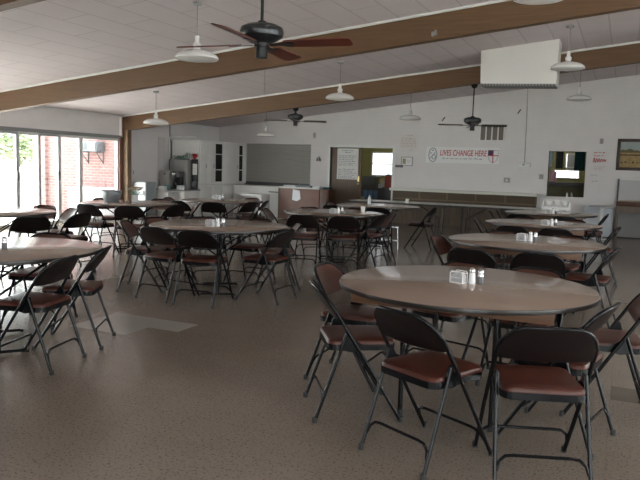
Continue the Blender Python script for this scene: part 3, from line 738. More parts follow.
# ------------------------------------------------------------------ back wall: panelled counter
PX0, PX1 = -5.62, -1.98
t = thing('panelled_ledge', 'dark wood panelled ledge with cream cap along back wall', 'wall ledge', (0, 0, 0))
b = nb(); box(b, PX0, PX1, YB - 0.10, YB - 0.001, 0, 0.86)
x = PX0
while x < PX1 - 0.1:
    box(b, x, x + 0.012, YB - 0.112, YB - 0.10, 0, 0.66); x += 0.14
obj('wood_panelling', b, M_panel, t)
b = nb(); box(b, PX0 - 0.04, PX1 + 0.03, YB - 0.30, YB - 0.001, 0.862, 0.93, 0.006); obj('cap', b, M_cream, t)
b = nb(); box(b, PX0, PX1, YB - 0.115, YB - 0.10, 0.67, 0.86)
obj('upper_panel', b, M_panelx, t)
b = nb()
x = PX0
for k in range(6): 
    xx = PX0 + (PX1 - PX0) * k / 5; box(b, xx - 0.018 + (0.018 if k == 0 else 0), xx + 0.018, YB - 0.125, YB - 0.1, 0.67, 0.86)
box(b, PX0, PX1, YB - 0.128, YB - 0.1, 0.64, 0.675)
obj('panel_moulding', b, mat('moulding_tan', (0.13, 0.095, 0.05), 0.5), t)

# roller shutter
t = thing('roller_shutter', 'closed grey roller shutter in the kitchen pass-through', 'shutter', (0, 0, 0))
b = nb(); z = SH[2] + 0.06
while z < SH[3] + 0.02:
    tube(b, [(SH[0] + 0.01, YB + 0.06, z + 0.022), (SH[1] - 0.01, YB + 0.06, z + 0.022)], 0.027, 8); z += 0.047
obj('slats', b, M_shutter, t)
b = nb(); box(b, SH[0] + 0.01, SH[1] - 0.01, YB + 0.03, YB + 0.09, SH[2] + 0.001, SH[2] + 0.06); obj('bottom_rail', b, M_dgrey, t)
b = nb(); box(b, SH[0], SH[1], YB - 0.05, YB + 0.19, SH[2] - 0.03, SH[2]); struct('trim_15', b, M_dgrey)

# brown door leaf with its poster
d = sempty('door_1', (DR[0], YB + 0.06, 0))
b = nb(); box(b, 0.01, 0.89, 0, 0.045, 0.01, DR[3] - 0.01, 0.003); obj('door_leaf', b, M_door, d)
b = nb(); lathe(b, [(0, 0), (0.028, 0.004), (0.024, 0.03), (0.012, 0.045), (0, 0.045)], n=16)
for v in b.verts: v.co = Vector((0.83 + v.co.x, -v.co.z, 0.98 + v.co.y))
obj('door_knob', b, M_chrome, d)
b = nb(); box(b, 0.80, 0.86, -0.004, 0, 1.05, 1.20); obj('door_plate', b, mat('brass', (0.5, 0.36, 0.16), 0.35, metal=0.9), d)
b = nb(); box(b, 0.86, 0.90, -0.02, 0.06, 0.01, DR[3]); obj('door_stop', b, M_postw, d)
t = thing('poster', 'large white text poster taped on the brown door', 'poster', (-7.0, YB + 0.056, 1.52))
b = nb(); box(b, -0.31, 0.31, -0.004, 0, -0.42, 0.42); obj('sheet', b, M_paper, t)
b = nb(); strokes(b, -0.17, 0.17, 0.36, -0.004, 0.03, 1); strokes(b, -0.09, 0.08, 0.31, -0.004, 0.03, 2)
for k, z in enumerate((0.22, 0.17, 0.12, 0.07, 0.02, -0.03, -0.06, -0.15, -0.20, -0.25, -0.30, -0.345, -0.385)):
    if z > -0.05 or z < -0.14: strokes(b, -0.27, 0.26 - 0.05 * (k % 3), z, -0.004, 0.026, 10 + k)
obj('lettering', b, M_inkgrey, t, flat=True)
t = thing('wall_notice', 'pale notice with faded red writing beside the doorway', 'notice', (-5.27, YB, 2.10))
b = nb(); box(b, -0.24, 0.24, -0.004, 0, -0.22, 0.26); obj('sheet', b, mat('notice_sheet', (0.65, 0.625, 0.61), 0.8), t)
b = nb(); strokes(b, -0.09, 0.14, 0.20, -0.004, 0.03, 31)
for k, z in enumerate((0.13, 0.085, 0.04, -0.005, -0.05, -0.095)): strokes(b, -0.21, 0.21, z, -0.004, 0.024, 40 + k)
strokes(b, 0.02, 0.12, -0.17, -0.004, 0.02, 52)
obj('lettering', b, M_inkpale, t, flat=True)
t = thing('picture_frame', 'small grey framed certificate right of the doorway', 'picture', (-5.30, YB, 1.63))
b = nb()
for a in ((-0.16, 0.16, 0.10, 0.12), (-0.16, 0.16, -0.12, -0.10), (-0.16, -0.14, -0.10, 0.10), (0.14, 0.16, -0.10, 0.10)): box(b, a[0], a[1], -0.02, 0, a[2], a[3])
obj('frame', b, M_grey, t)
b = nb(); box(b, -0.14, 0.14, -0.008, 0, -0.10, 0.10); obj('print', b, M_paper, t)
b = nb(); box(b, -0.12, -0.03, -0.010, -0.008, -0.07, 0.07); obj('badge', b, mat('faded_olive', (0.30, 0.29, 0.18), 0.8), t)
b = nb(); strokes(b, 0.0, 0.12, 0.03, -0.008, 0.015, 61); strokes(b, 0.0, 0.12, -0.01, -0.008, 0.015, 62); obj('lettering', b, M_inkgrey, t, flat=True)
t = nb(); box(t, -0.11, 0.10, -0.03, 0, -0.035, 0.03, 0.006); tag(obj('wall_plaque', t, M_dgrey, None, (-5.50, YB, 1.50)), 'dark small plaque below the framed certificate', 'plaque')

# banner
BX, BZ = -3.86, 1.815
t = thing('banner', 'white banner with red lettering LIVES CHANGE HERE', 'banner', (BX, YB - 0.002, BZ))
b = nb(); box(b, -0.93, 0.93, -0.006, 0, -0.20, 0.205); obj('sheet', b, mat('banner_sheet', (0.74, 0.74, 0.735), 0.7), t)
text_obj('slogan', 'LIVES CHANGE HERE', 0.205, M_inkred, t, (0.02, -0.008, 0.05), 0.12, 0.62)
b = nb(); strokes(b, -0.50, 0.52, -0.085, -0.006, 0.03, 71, 0.03, 0.05, 0.12); obj('small_lettering', b, M_inkgrey, t, flat=True)
def ring(b, cx, cz, rx, rz, w, y, n=28):
    tube(b, [(cx + rx * math.cos(2 * PI * k / n), y, cz + rz * math.sin(2 * PI * k / n)) for k in range(n + 1)], w, 5, cap=False)
b = nb(); ring(b, -0.755, 0.0, 0.105, 0.175, 0.009, -0.008); ring(b, -0.73, -0.05, 0.045, 0.06, 0.008, -0.008)
tube(b, [(-0.82, -0.008, -0.09), (-0.74, -0.008, 0.0), (-0.69, -0.008, 0.07)], 0.008, 5); tube(b, [(-0.78, -0.008, 0.11), (-0.73, -0.008, 0.12)], 0.012, 5); tube(b, [(-0.82, -0.008, 0.04), (-0.78, -0.008, 0.05)], 0.010, 5)
obj('crest_emblem', b, M_inkgrey, t)
b = nb(); sh = [(0.65, 0.14), (0.65, -0.02), (0.69, -0.11), (0.775, -0.18), (0.86, -0.11), (0.90, -0.02), (0.90, 0.14), (0.65, 0.14)]
tube(b, [(x, -0.008, z) for x, z in sh], 0.005, 5); obj('shield_outline', b, M_inkgrey, t)
b = nb(); box(b, 0.655, 0.765, -0.009, -0.006, 0.02, 0.135); obj('shield_canton', b, mat('ink_navy', (0.06, 0.035, 0.09), 0.8), t)
b = nb(); box(b, 0.765, 0.787, -0.010, -0.006, -0.17, 0.14); box(b, 0.655, 0.895, -0.010, -0.006, -0.002, 0.020); obj('shield_cross', b, M_inkred, t)

# vent, switches, wire, small fittings
t = thing('wall_vent', 'white framed vent with four dark panels above the banner', 'vent', (-3.14, YB, 2.375))
b = nb(); box(b, -0.31, 0.31, -0.03, 0, 0.17, 0.195); box(b, -0.31, 0.31, -0.03, 0, -0.195, -0.17)
for k in range(5): box(b, -0.31 + k * 0.147, -0.278 + k * 0.147, -0.03, 0, -0.17, 0.17)
obj('frame', b, M_white, t)
for k in range(4):
    b = nb(); xa = -0.276 + k * 0.147
    box(b, xa, xa + 0.112, -0.012, -0.002, -0.17, 0.17)
    for q in range(8): box(b, xa, xa + 0.112, -0.02, -0.012, -0.165 + q * 0.042, -0.145 + q * 0.042)
    obj('louvre', b, mat('vent_brown', (0.17, 0.14, 0.11), 0.6), t)
def plate(name, x, z, w, h, lab, cat, m=M_grey, inner=M_white):
    t = thing(name, lab, cat, (x, YB, z))
    b = nb(); box(b, -w / 2, w / 2, -0.018, 0, -h / 2, h / 2, 0.004); obj('cover', b, m, t)
    b = nb(); box(b, -w / 6, w / 6, -0.026, -0.018, -h / 4, h / 4, 0.002); obj('toggle', b, inner, t)
plate('wall_outlet', -2.715, 1.23, 0.15, 0.12, 'grey outlet box on the wall right of the banner', 'outlet')
plate('light_switch', -1.91, 1.34, 0.10, 0.12, 'grey switch plate just left of the serving hatch', 'switch', M_grey, M_grey)
plate('wall_sensor', -0.615, 2.21, 0.08, 0.12, 'small grey sensor above the red notice', 'sensor', M_grey, M_grey)
plate('door_chime', -8.0, 2.28, 0.09, 0.15, 'small pale box high between shutter and brown door', 'chime', mat('pale_grey', (0.45, 0.45, 0.44), 0.5), M_grey)
t = thing('wall_fixture', 'dark wall fixture between the shutter and the brown door', 'fixture', (-7.84, YB, 1.63))
b = nb(); box(b, -0.06, 0.06, -0.05, 0, -0.06, 0.02, 0.01); obj('base', b, M_grey, t)
b = nb(); tube(b, [(-0.05, -0.06, -0.05), (-0.02, -0.07, 0.02), (0.03, -0.07, 0.07), (0.05, -0.06, -0.04)], 0.014, 8); obj('hook', b, M_dgrey, t)
t = thing('cable_drop', 'thin cable hanging from ceiling to a white wall box', 'cable', (-2.33, YB, 0))
b = nb(); tube(b, [(-0.02, -0.012, 3.44), (0.0, -0.012, 2.6), (0.01, -0.012, 1.66)], 0.009, 6); obj('cable', b, mat('cable_grey', (0.36, 0.36, 0.35), 0.6), t)
b = nb(); box(b, -0.14, 0.16, -0.05, 0, 1.565, 1.665, 0.006); obj('junction_box', b, M_white, t)
b = nb(); box(b, -0.03, 0.02, -0.058, -0.05, 1.60, 1.64); obj('socket', b, M_grey, t)
for nm, x, z, lab in (('wall_hook', -2.52, 2.90, 'small dark hook on the wall by the hanging cable'), ('wall_clip', -4.38, 2.72, 'small grey clip on the wall above the notice')):
    b = nb(); tube(b, [(-0.03, -0.02, -0.05), (0.0, -0.03, 0.0), (0.035, -0.01, 0.05)], 0.014, 6); tag(obj(nm, b, M_dgrey, None, (x, YB, z)), lab, 'hook')

# red notice, small labels, landscape picture
t = thing('wall_notice', 'pale notice with red script right of the serving hatch', 'notice', (-0.62, YB, 1.745))
b = nb(); box(b, -0.18, 0.18, -0.004, 0, -0.24, 0.24); obj('sheet', b, mat('notice_sheet_grey', (0.64, 0.615, 0.605), 0.8), t)
b = nb(); strokes(b, -0.14, 0.15, 0.20, -0.004, 0.03, 81); strokes(b, -0.14, 0.12, 0.13, -0.004, 0.03, 82)
pts = [(-0.15, -0.006, -0.03)]
for k in range(26): 
    pts.append((-0.14 + k * 0.011, -0.006, 0.02 + 0.07 * math.sin(k * 1.3) * (1 - k / 40)))
tube(b, pts, 0.009, 5); obj('red_lettering', b, M_inkred, t)
b = nb(); strokes(b, -0.13, 0.14, -0.13, -0.004, 0.025, 83); strokes(b, -0.13, 0.10, -0.18, -0.004, 0.025, 84); obj('faded_lettering', b, M_inkpale, t, flat=True)
for k, (x, z) in enumerate(((-0.72, 1.42), (-0.70, 1.28))):
    t = thing('wall_label', ('upper' if k == 0 else 'lower') + ' of two small labels below the red notice', 'label', (x, YB, z), 0, 'small wall labels')
    b = nb(); box(b, -0.08, 0.08, -0.003, 0, -0.03, 0.03); obj('sheet', b, mat('notice_sheet_grey', (0.64, 0.615, 0.605), 0.8), t)
    b = nb(); strokes(b, -0.07, 0.07, 0.0, -0.003, 0.018, 90 + k); obj('lettering', b, M_inkgrey, t, flat=True)
t = thing('landscape_picture', 'dark framed field landscape picture on the right wall end', 'picture', (0.28, YB, 1.91))
b = nb()
for a in ((-0.55, 0.55, 0.29, 0.36), (-0.55, 0.55, -0.36, -0.29), (-0.55, -0.48, -0.29, 0.29), (0.48, 0.55, -0.29, 0.29)): box(b, a[0], a[1], -0.05, 0, a[2], a[3], 0.008)
obj('frame', b, mat('dark_frame', (0.045, 0.025, 0.02), 0.4), t)
b = nb(); box(b, -0.48, 0.48, -0.012, 0, 0.08, 0.29); obj('painted_sky', b, mat('paint_sky', (0.33, 0.38, 0.37), 0.7, var=0.1, scale=4), t)
b = nb(); box(b, -0.48, 0.48, -0.012, 0, -0.29, 0.08); obj('painted_field', b, mat('paint_field', (0.34, 0.24, 0.10), 0.7, var=0.3, scale=9, stretch=(1, 1, 4)), t)
b = nb(); hill = [(-0.48, 0.05)] + [(-0.48 + 0.06 * k, 0.09 + 0.035 * math.sin(k * 0.5) + 0.015 * math.sin(k * 2.3)) for k in range(17)] + [(0.48, 0.05)]
prism(b, hill, -0.016, -0.012, 'xz'); obj('painted_trees', b, mat('paint_trees', (0.14, 0.12, 0.06), 0.8), t)
b = nb(); box(b, -0.48, 0.48, -0.015, -0.012, -0.02, 0.005); obj('painted_fence', b, mat('paint_dark', (0.07, 0.03, 0.02), 0.8), t)
b = nb()
for k in range(12): box(b, -0.46 + k * 0.08, -0.41 + k * 0.08, -0.015, -0.012, -0.20 + 0.012 * (k % 3), -0.165 + 0.015 * (k % 2))
obj('painted_shrubs', b, mat('paint_shrub', (0.12, 0.08, 0.04), 0.8), t)

# ------------------------------------------------------------------ right end: desk, panel, stands
t = thing('wooden_desk', 'dark wooden desk with open front at the right wall end', 'desk', (0.46, 16.82, 0))
b = nb(); box(b, -0.66, 0.66, -0.28, 0.28, 0.75, 0.835, 0.006); obj('desktop', b, M_redwood, t)
for s_ in (-1, 1):
    b = nb(); box(b, s_ * 0.63 - 0.03, s_ * 0.63 + 0.03, -0.26, 0.26, 0, 0.75, 0.004); obj('side_panel', b, M_door, t)
b = nb(); box(b, -0.60, 0.60, 0.20, 0.23, 0.02, 0.70); obj('back_panel', b, mat('desk_panel_grey', (0.26, 0.255, 0.25), 0.6), t)
b = nb(); box(b, -0.60, 0.60, -0.22, -0.19, 0.60, 0.75); obj('apron', b, M_door, t)
t = thing('display_board', 'pale grey board standing on the dark wooden desk', 'board', (0.40, 17.02, 0.835))
b = nb(); box(b, -0.56, 0.56, -0.02, 0.02, 0.03, 0.49, 0.004); obj('panel', b, mat('board_grey', (0.47, 0.465, 0.46), 0.6), t)
b = nb(); box(b, -0.60, -0.565, -0.025, 0.025, 0, 0.52, 0.004); obj('end_post', b, M_dgrey, t)
b = nb(); box(b, -0.56, 0.56, -0.04, 0.04, 0, 0.03, 0.004); obj('base_rail', b, mat('tan_rail', (0.33, 0.25, 0.16), 0.5), t)
t = thing('white_cabinet', 'pale low cabinet below the red notice on back wall', 'cabinet', (-0.54, 16.90, 0))
b = nb(); box(b, -0.33, 0.33, -0.18, 0.20, 0.02, 0.68, 0.006); obj('body', b, mat('pale_blue_cabinet', (0.48, 0.515, 0.545), 0.45), t)
b = nb(); box(b, -0.31, -0.005, -0.195, -0.18, 0.05, 0.66, 0.004); obj('door', b, mat('pale_blue_cabinet', (0.48, 0.515, 0.545), 0.45), t)
b = nb(); box(b, 0.005, 0.31, -0.195, -0.18, 0.05, 0.66, 0.004); obj('door', b, mat('pale_blue_cabinet', (0.48, 0.515, 0.545), 0.45), t)
t = thing('pedestal_table', 'small grey pedestal table in front of the pale cabinet', 'table', (-0.47, 16.32, 0))
b = nb(); prism(b, rrect(0.56, 0.36, 0.03), 0.715, 0.745); obj('tabletop', b, M_grey, t)
b = nb(); lathe(b, [(0, 0.03), (0.05, 0.03), (0.045, 0.10), (0.045, 0.68), (0.08, 0.715), (0, 0.715)], n=20); obj('pedestal', b, M_white, t)
b = nb(); lathe(b, [(0, 0), (0.20, 0), (0.20, 0.015), (0.06, 0.035), (0, 0.035)], n=28); obj('base', b, M_white, t)

# ------------------------------------------------------------------ left back corner: cabinets, counters, coffee things
CX = -10.22
t = thing('wall_cabinet', 'tall white upper cabinet with dark glass panels, back left corner', 'cabinet', (0, 0, 0))
cy0, cy1, cz0, cz1 = 14.80, YB - 0.01, 0.90, 2.0
b = nb(); box(b, XL + 0.01, CX, cy0, cy1, cz1 - 0.03, cz1 + 0.02); box(b, XL + 0.01, CX, cy0, cy1, cz0 - 0.04, cz0); box(b, XL + 0.01, CX, cy0, cy0 + 0.03, cz0, cz1 - 0.03); box(b, XL + 0.01, CX, cy1 - 0.06, cy1, cz0, cz1 - 0.03); box(b, XL + 0.01, XL + 0.04, cy0, cy1, cz0, cz1)
for z in (1.22, 1.62): box(b, XL + 0.04, CX - 0.03, cy0 + 0.03, cy1 - 0.06, z, z + 0.02)
obj('carcass', b, M_cab, t)
def cdoor(y0, y1, glass):
    if not glass:
        b = nb(); box(b, CX, CX + 0.022, y0 + 0.009, y1 - 0.009, cz0, cz1, 0.003); d_ = obj('door', b, M_cab, t)
        b = nb(); box(b, CX + 0.022, CX + 0.04, y1 - 0.06, y1 - 0.045, 1.30, 1.40, 0.003); obj('handle', b, M_chrome, d_)
    else:
        b = nb()
        for a in ((y0, y0 + 0.04, cz0, cz1), (y1 - 0.04, y1, cz0, cz1), (y0, y1, cz1 - 0.05, cz1), (y0, y1, cz0, cz0 + 0.03), (y0, y1, 1.24, 1.265), (y0, y1, 1.66, 1.685)): box(b, CX, CX + 0.022, *a)
        d_ = obj('door', b, M_cab, t)
        b = nb(); box(b, CX + 0.002, CX + 0.008, y0 + 0.04, y1 - 0.04, cz0 + 0.03, cz1 - 0.05); obj('glass_pane', b, mat('dark_glass', (0.012, 0.014, 0.012), 0.08), d_)
for a, c, g in ((14.82, 15.14, 0), (15.14, 15.50, 0), (15.50, 15.92, 1), (15.92, 16.72, 0), (16.72, 17.00, 1)): cdoor(a, c, g)
t = thing('base_cabinet', 'white base cabinet under the tall upper cabinet', 'cabinet', (0, 0, 0))
b = nb(); box(b, XL + 0.01, CX, 14.80, YB - 0.01, 0.0, 0.82); obj('body', b, M_cab, t)
b = nb(); box(b, XL + 0.01, CX + 0.03, 14.78, YB - 0.01, 0.82, 0.855, 0.004); obj('countertop', b, M_cab, t)
for k in range(4):
    b = nb(); y0 = 14.84 + k * 0.56; box(b, CX, CX + 0.02, y0, y0 + 0.54, 0.08, 0.78, 0.003); obj('door', b, M_cab, t)
t = thing('serving_counter', 'white serving counter below the grey roller shutter', 'counter', (0, 0, 0))
b = nb(); box(b, CX + 0.06, -7.90, 16.42, YB - 0.013, 0, 0.80); obj('body', b, M_cab, t)
b = nb(); box(b, CX + 0.06, -7.88, 16.38, YB - 0.013, 0.80, 0.835, 0.004); obj('countertop', b, M_cab, t)
for k in range(4):
    b = nb(); x0 = CX + 0.09 + k * 0.56; box(b, x0, x0 + 0.54, 16.40, 16.42, 0.08, 0.66, 0.003); obj('door', b, M_cab, t)
b = nb(); box(b, CX + 1.2, -8.45, 16.395, 16.42, 0.675, 0.70); obj('drip_rail', b, M_dgrey, t)
t = thing('white_desk', 'small white slab table before the serving counter', 'table', (-8.93, 15.5, 0))
b = nb(); box(b, -0.28, 0.32, -0.22, 0.25, 0.60, 0.655, 0.004); obj('tabletop', b, M_whitegloss, t)
b = nb(); box(b, 0.19, 0.32, -0.20, 0.22, 0, 0.60, 0.004); obj('leg', b, M_whitegloss, t)
b = nb(); box(b, -0.27, -0.23, 0.18, 0.22, 0, 0.60, 0.004); obj('leg', b, M_whitegloss, t)
t = thing('serving_station', 'reddish brown serving station with white top by the door', 'counter', (-7.66, 16.12, 0))
b = nb(); box(b, -0.74, 0.42, -0.24, 0.22, 0.02, 0.83, 0.005); obj('body', b, mat('pink_brown_laminate', (0.215, 0.125, 0.10), 0.5, var=0.06, scale=5), t)
b = nb(); box(b, 0.42, 0.68, -0.22, 0.20, 0.02, 0.84, 0.005); obj('side_cupboard', b, M_redwood, t)
b = nb(); box(b, -0.75, 0.43, -0.26, 0.24, 0.83, 0.87, 0.006); obj('top', b, M_white, t)
b = nb(); box(b, -0.78, -0.74, -0.24, 0.22, 0.02, 0.83, 0.004); obj('end_panel', b, M_door, t)
b = nb(); prism(b, [(-0.12, 0.15), (0.08, 0.12), (0.11, -0.10), (0.0, -0.16), (-0.14, -0.13)], -0.004, 0.0, 'xz')
tag(obj('paper_notice', b, M_coolw, None, (-7.88, 15.879, 0.66)), 'white paper taped to front of the brown serving station', 'paper')
def tray(x, y, w, d, lab, m=M_coolw, h=0.04):
    b = nb(); o = rrect(w, d, 0.02)
    prism(b, o, 0, 0.008); n_ = len(o)
    for k in range(n_):
        p, q = o[k], o[(k + 1) % n_]
        A = [b.verts.new((p[0], p[1], 0.004)), b.verts.new((q[0], q[1], 0.004)), b.verts.new((q[0] * 1.06, q[1] * 1.06, h)), b.verts.new((p[0] * 1.06, p[1] * 1.06, h))]; b.faces.new(A)
    return tag(obj('serving_tray', b, m, None, (x, y, 0.87)), lab, 'tray', 'trays on the serving station')
tray(-8.15, 16.10, 0.34, 0.30, 'white tray at the left end of the brown serving station')
tray(-7.72, 16.10, 0.36, 0.30, 'pale tray in the middle of the brown serving station', M_tub)
tray(-7.38, 16.12, 0.22, 0.28, 'white tray at the right end of the brown serving station')
b = nb(); box(b, -0.10, 0.10, -0.07, 0.07, 0, 0.05, 0.008); tag(obj('folded_cloth', b, M_navy, None, (-7.10, 16.10, 0.8415)), 'dark green folded cloth on the red-brown cupboard', 'cloth')
b = nb(); tube(b, [(0, 0, 0), (0, 0, 0.07), (0.0, -0.06, 0.10)], 0.008, 8); lathe(b, [(0, 0), (0.03, 0), (0.03, 0.01), (0, 0.01)], n=14); tag(obj('tap', b, M_chrome, None, (-7.93, 16.10, 0.87)), 'small tap rising from the brown serving station', 'tap')

# white appliance by the post, boxes, low counter with coffee things
t = thing('white_cooler', 'white and grey upright cooler by the timber post', 'cooler', (-10.76, 13.36, 0))
b = nb(); box(b, -0.18, 0.18, -0.24, 0.14, 0.03, 0.92, 0.01); obj('body', b, M_coolg, t)
b = nb(); box(b, -0.18, 0.18, -0.275, -0.24, 0.05, 0.60, 0.008); obj('lower_door', b, M_coolw, t)
b = nb(); box(b, -0.18, 0.18, -0.275, -0.24, 0.62, 0.91, 0.008); obj('upper_door', b, M_coolw, t)
b = nb(); box(b, 0.12, 0.15, -0.30, -0.275, 0.63, 0.72, 0.004); obj('handle', b, M_grey, t)
for sx in (-1, 1):
    b = nb(); box(b, sx * 0.14 - 0.02, sx * 0.14 + 0.02, -0.22, 0.12, 0, 0.03); obj('foot', b, M_black, t)
t = thing('white_bin', 'white square bin right of the upright cooler', 'bin', (-10.52, 13.80, 0))
b = nb(); box(b, -0.15, 0.17, -0.14, 0.14, 0, 0.64, 0.01); obj('body', b, M_cab, t)
b = nb(); box(b, -0.16, 0.18, -0.15, 0.15, 0.64, 0.67, 0.008); obj('lid', b, M_white, t)
t = thing('small_box', 'small white box sitting on the square bin', 'box', (-10.60, 13.76, 0.67))
b = nb(); box(b, -0.085, 0.085, -0.08, 0.08, 0, 0.15, 0.004); obj('carton', b, M_white, t)
b = nb(); strokes(b, -0.06, 0.06, 0.08, -0.08, 0.02, 101); obj('print_marks', b, M_inkgrey, t, flat=True)
t = thing('low_counter', 'low pale counter carrying the coffee things, left wall', 'counter', (0, 0, 0))
b = nb(); box(b, XL + 0.01, -10.17, 14.12, 14.76, 0, 0.70); obj('body', b, M_cab, t)
b = nb(); box(b, XL + 0.01, -10.14, 14.08, 14.76, 0.70, 0.735, 0.004); obj('countertop', b, M_grey, t)
b = nb(); box(b, -10.79, -10.49, 14.105, 14.12, 0.06, 0.66, 0.003); obj('door', b, mat('olive_grey', (0.22, 0.24, 0.21), 0.5), t)
b = nb(); box(b, -10.47, -10.19, 14.105, 14.12, 0.06, 0.66, 0.003); obj('door', b, M_cab, t)
CT = 0.735
t = thing('upright_dispenser', 'tall grey dispenser behind the coffee maker', 'dispenser', (-10.65, 14.62, CT))
b = nb(); box(b, -0.28, 0.28, -0.12, 0.12, 0, 0.76, 0.01); obj('body', b, mat('dispenser_grey', (0.27, 0.265, 0.25), 0.45), t)
b = nb(); box(b, -0.26, 0.26, -0.132, -0.12, 0.40, 0.74, 0.004); obj('front_panel', b, mat('dispenser_grey', (0.27, 0.265, 0.25), 0.45), t)
b = nb(); box(b, -0.31, -0.28, -0.12, 0.12, 0, 0.76, 0.004); obj('side_strip', b, M_dgrey, t)
t = thing('potted_greenery', 'green leafy spray lying on top of the grey dispenser', 'plant', (-10.63, 14.60, CT + 0.76))
b = nb(); box(b, -0.22, 0.22, -0.05, 0.05, 0, 0.03, 0.006); obj('planter', b, M_dgrey, t)
b = nb()
for k in range(120):
    x = random.uniform(-0.26, 0.26); h = random.uniform(0.02, 0.13) * (1.5 if x > 0.08 else 0.8); a = random.uniform(0, 2 * PI); d = Vector((math.cos(a), math.sin(a), 0.5)) * 0.045; e = Vector((-math.sin(a), math.cos(a), 0)) * 0.015; p = Vector((x, random.uniform(-0.05, 0.05), 0.015 + h * 0.8))
    b.faces.new([b.verts.new(p), b.verts.new(p + d * 0.5 + e), b.verts.new(p + d), b.verts.new(p + d * 0.5 - e)])
for k in range(14):
    x = -0.22 + 0.44 * k / 13; tube(b, [(x, 0, 0.01), (x + random.uniform(-0.03, 0.03), random.uniform(-0.03, 0.03), 0.09)], 0.003, 5)
obj('foliage', b, M_green, t, flat=True)
t = thing('notice_stand', 'black stand with white paper beside the white upper cabinet', 'stand', (-10.27, 14.66, CT))
b = nb(); box(b, -0.10, 0.09, -0.06, 0.06, 0, 0.02, 0.004); box(b, -0.09, 0.08, 0.0, 0.05, 0.02, 0.78, 0.006); obj('board', b, M_black, t)
b = nb(); box(b, -0.05, 0.085, -0.006, 0.0, 0.38, 0.66); pp = obj('paper_sheet', b, M_paper, t)
b = nb()
for k in range(6): strokes(b, -0.035, 0.07, 0.62 - 0.04 * k, -0.006, 0.018, 110 + k, 0.01, 0.02, 0.04)
obj('lettering', b, M_inkgrey, pp, flat=True)
b = nb(); box(b, -0.075, 0.085, -0.05, 0.0, 0.02, 0.20, 0.008); obj('holder', b, M_dgrey, t)
t = thing('red_flower', 'bright red flower on top of the black stand', 'flower', (-10.28, 14.69, CT + 0.78))
b = nb()
for k in range(26):
    a = k * 2.4; el = 0.25 + 0.9 * ((k * 7) % 10) / 10; d = Vector((math.cos(a) * math.cos(el), math.sin(a) * math.cos(el), math.sin(el))); e = Vector((-math.sin(a), math.cos(a), 0)) * 0.035; p = Vector((0, 0, 0.05))
    b.faces.new([b.verts.new(p), b.verts.new(p + d * 0.06 + e), b.verts.new(p + d * 0.13), b.verts.new(p + d * 0.06 - e)])
obj('petals', b, M_red, t, flat=True)
b = nb(); lathe(b, [(0, 0), (0.03, 0), (0.045, 0.05), (0.04, 0.06), (0, 0.06)], n=14); obj('pot', b, M_red, t)
t = thing('drinks_urn', 'beige box-shaped urn at the left end of the low counter', 'appliance', (-10.87, 14.338, CT))
b = nb(); box(b, -0.15, 0.13, -0.14, 0.14, 0, 0.46, 0.012); obj('body', b, mat('beige_grey', (0.36, 0.345, 0.325), 0.5), t)
b = nb(); box(b, -0.02, 0.05, -0.155, -0.14, 0.36, 0.40, 0.004); obj('badge', b, M_dgrey, t)
b = nb(); box(b, -0.06, 0.12, -0.148, -0.14, 0.06, 0.32, 0.004); obj('front_panel', b, mat('beige_grey', (0.36, 0.345, 0.325), 0.5), t)
t = thing('coffee_maker', 'black and silver coffee maker on the low counter', 'coffee maker', (-10.57, 14.34, CT))
b = nb(); box(b, -0.13, 0.11, -0.10, 0.12, 0, 0.05, 0.008); obj('base', b, M_black, t)
b = nb(); box(b, -0.13, 0.11, 0.03, 0.12, 0.05, 0.42, 0.008); obj('column', b, M_black, t)
b = nb(); box(b, -0.14, 0.12, -0.11, 0.12, 0.31, 0.45, 0.015); obj('head', b, M_dgrey, t)
b = nb(); lathe(b, [(0, 0.24), (0.04, 0.24), (0.075, 0.31), (0.08, 0.40), (0.05, 0.42), (0, 0.42)], (-0.03, -0.12, 0), 18); obj('brew_basket', b, M_chrome, t)
b = nb(); lathe(b, [(0, 0.055), (0.06, 0.055), (0.075, 0.10), (0.055, 0.18), (0.05, 0.2), (0, 0.2)], (-0.02, -0.03, 0), 18); obj('carafe', b, mat('dark_glass', (0.012, 0.014, 0.012), 0.08), t)
b = nb(); tube(b, [(0.07, -0.06, 0.18), (0.12, -0.08, 0.17), (0.12, -0.08, 0.09), (0.06, -0.06, 0.08)], 0.009, 6); obj('carafe_handle', b, M_black, t)
for k, (x, y, m, lab) in enumerate(((-10.79, 14.14, M_teal, 'leftmost teal tumbler on the low coffee counter'), (-10.71, 14.13, M_teal, 'second teal tumbler on the low coffee counter'), (-10.42, 14.16, M_coolw, 'left white cup beside the coffee maker'), (-10.34, 14.15, M_coolw, 'middle white cup beside the coffee maker'), (-10.26, 14.16, M_coolw, 'right white cup beside the coffee maker'))):
    b = nb(); lathe(b, [(0, 0), (0.028, 0), (0.035, 0.10), (0.031, 0.10), (0.025, 0.008), (0, 0.008)], n=16); tag(obj('tumbler', b, m, None, (x, y, CT)), lab, 'cup', 'cups on the coffee counter')
b = nb(); lathe(b, [(0, 0), (0.028, 0), (0.035, 0.10), (0.031, 0.10), (0.025, 0.008), (0, 0.008)], n=16); tag(obj('tumbler', b, M_coolw, None, (-10.37, 14.28, CT)), 'white cup behind the row of white cups by coffee maker', 'cup', 'cups on the coffee counter')
b = nb(); tube(b, [(0.015, 0, 0.76), (0.015, 0, ceil_z(XL) - 0.02)], 0.012, 6); tag(obj('wall_conduit', b, mat('conduit_grey', (0.33, 0.33, 0.33), 0.5), None, (XL, 14.74, 0)), 'thin grey conduit running up the left wall', 'conduit')
b = nb(); tube(b, [(0.03, 14.70, 1.5), (0.03, 14.70, 2.06), (0.06, 14.72, 2.10), (0.85, 14.74, 2.10)], 0.018, 8); tag(obj('water_pipe', b, M_white, None, (XL, 0, 0)), 'white pipe bending above the grey dispenser', 'pipe')
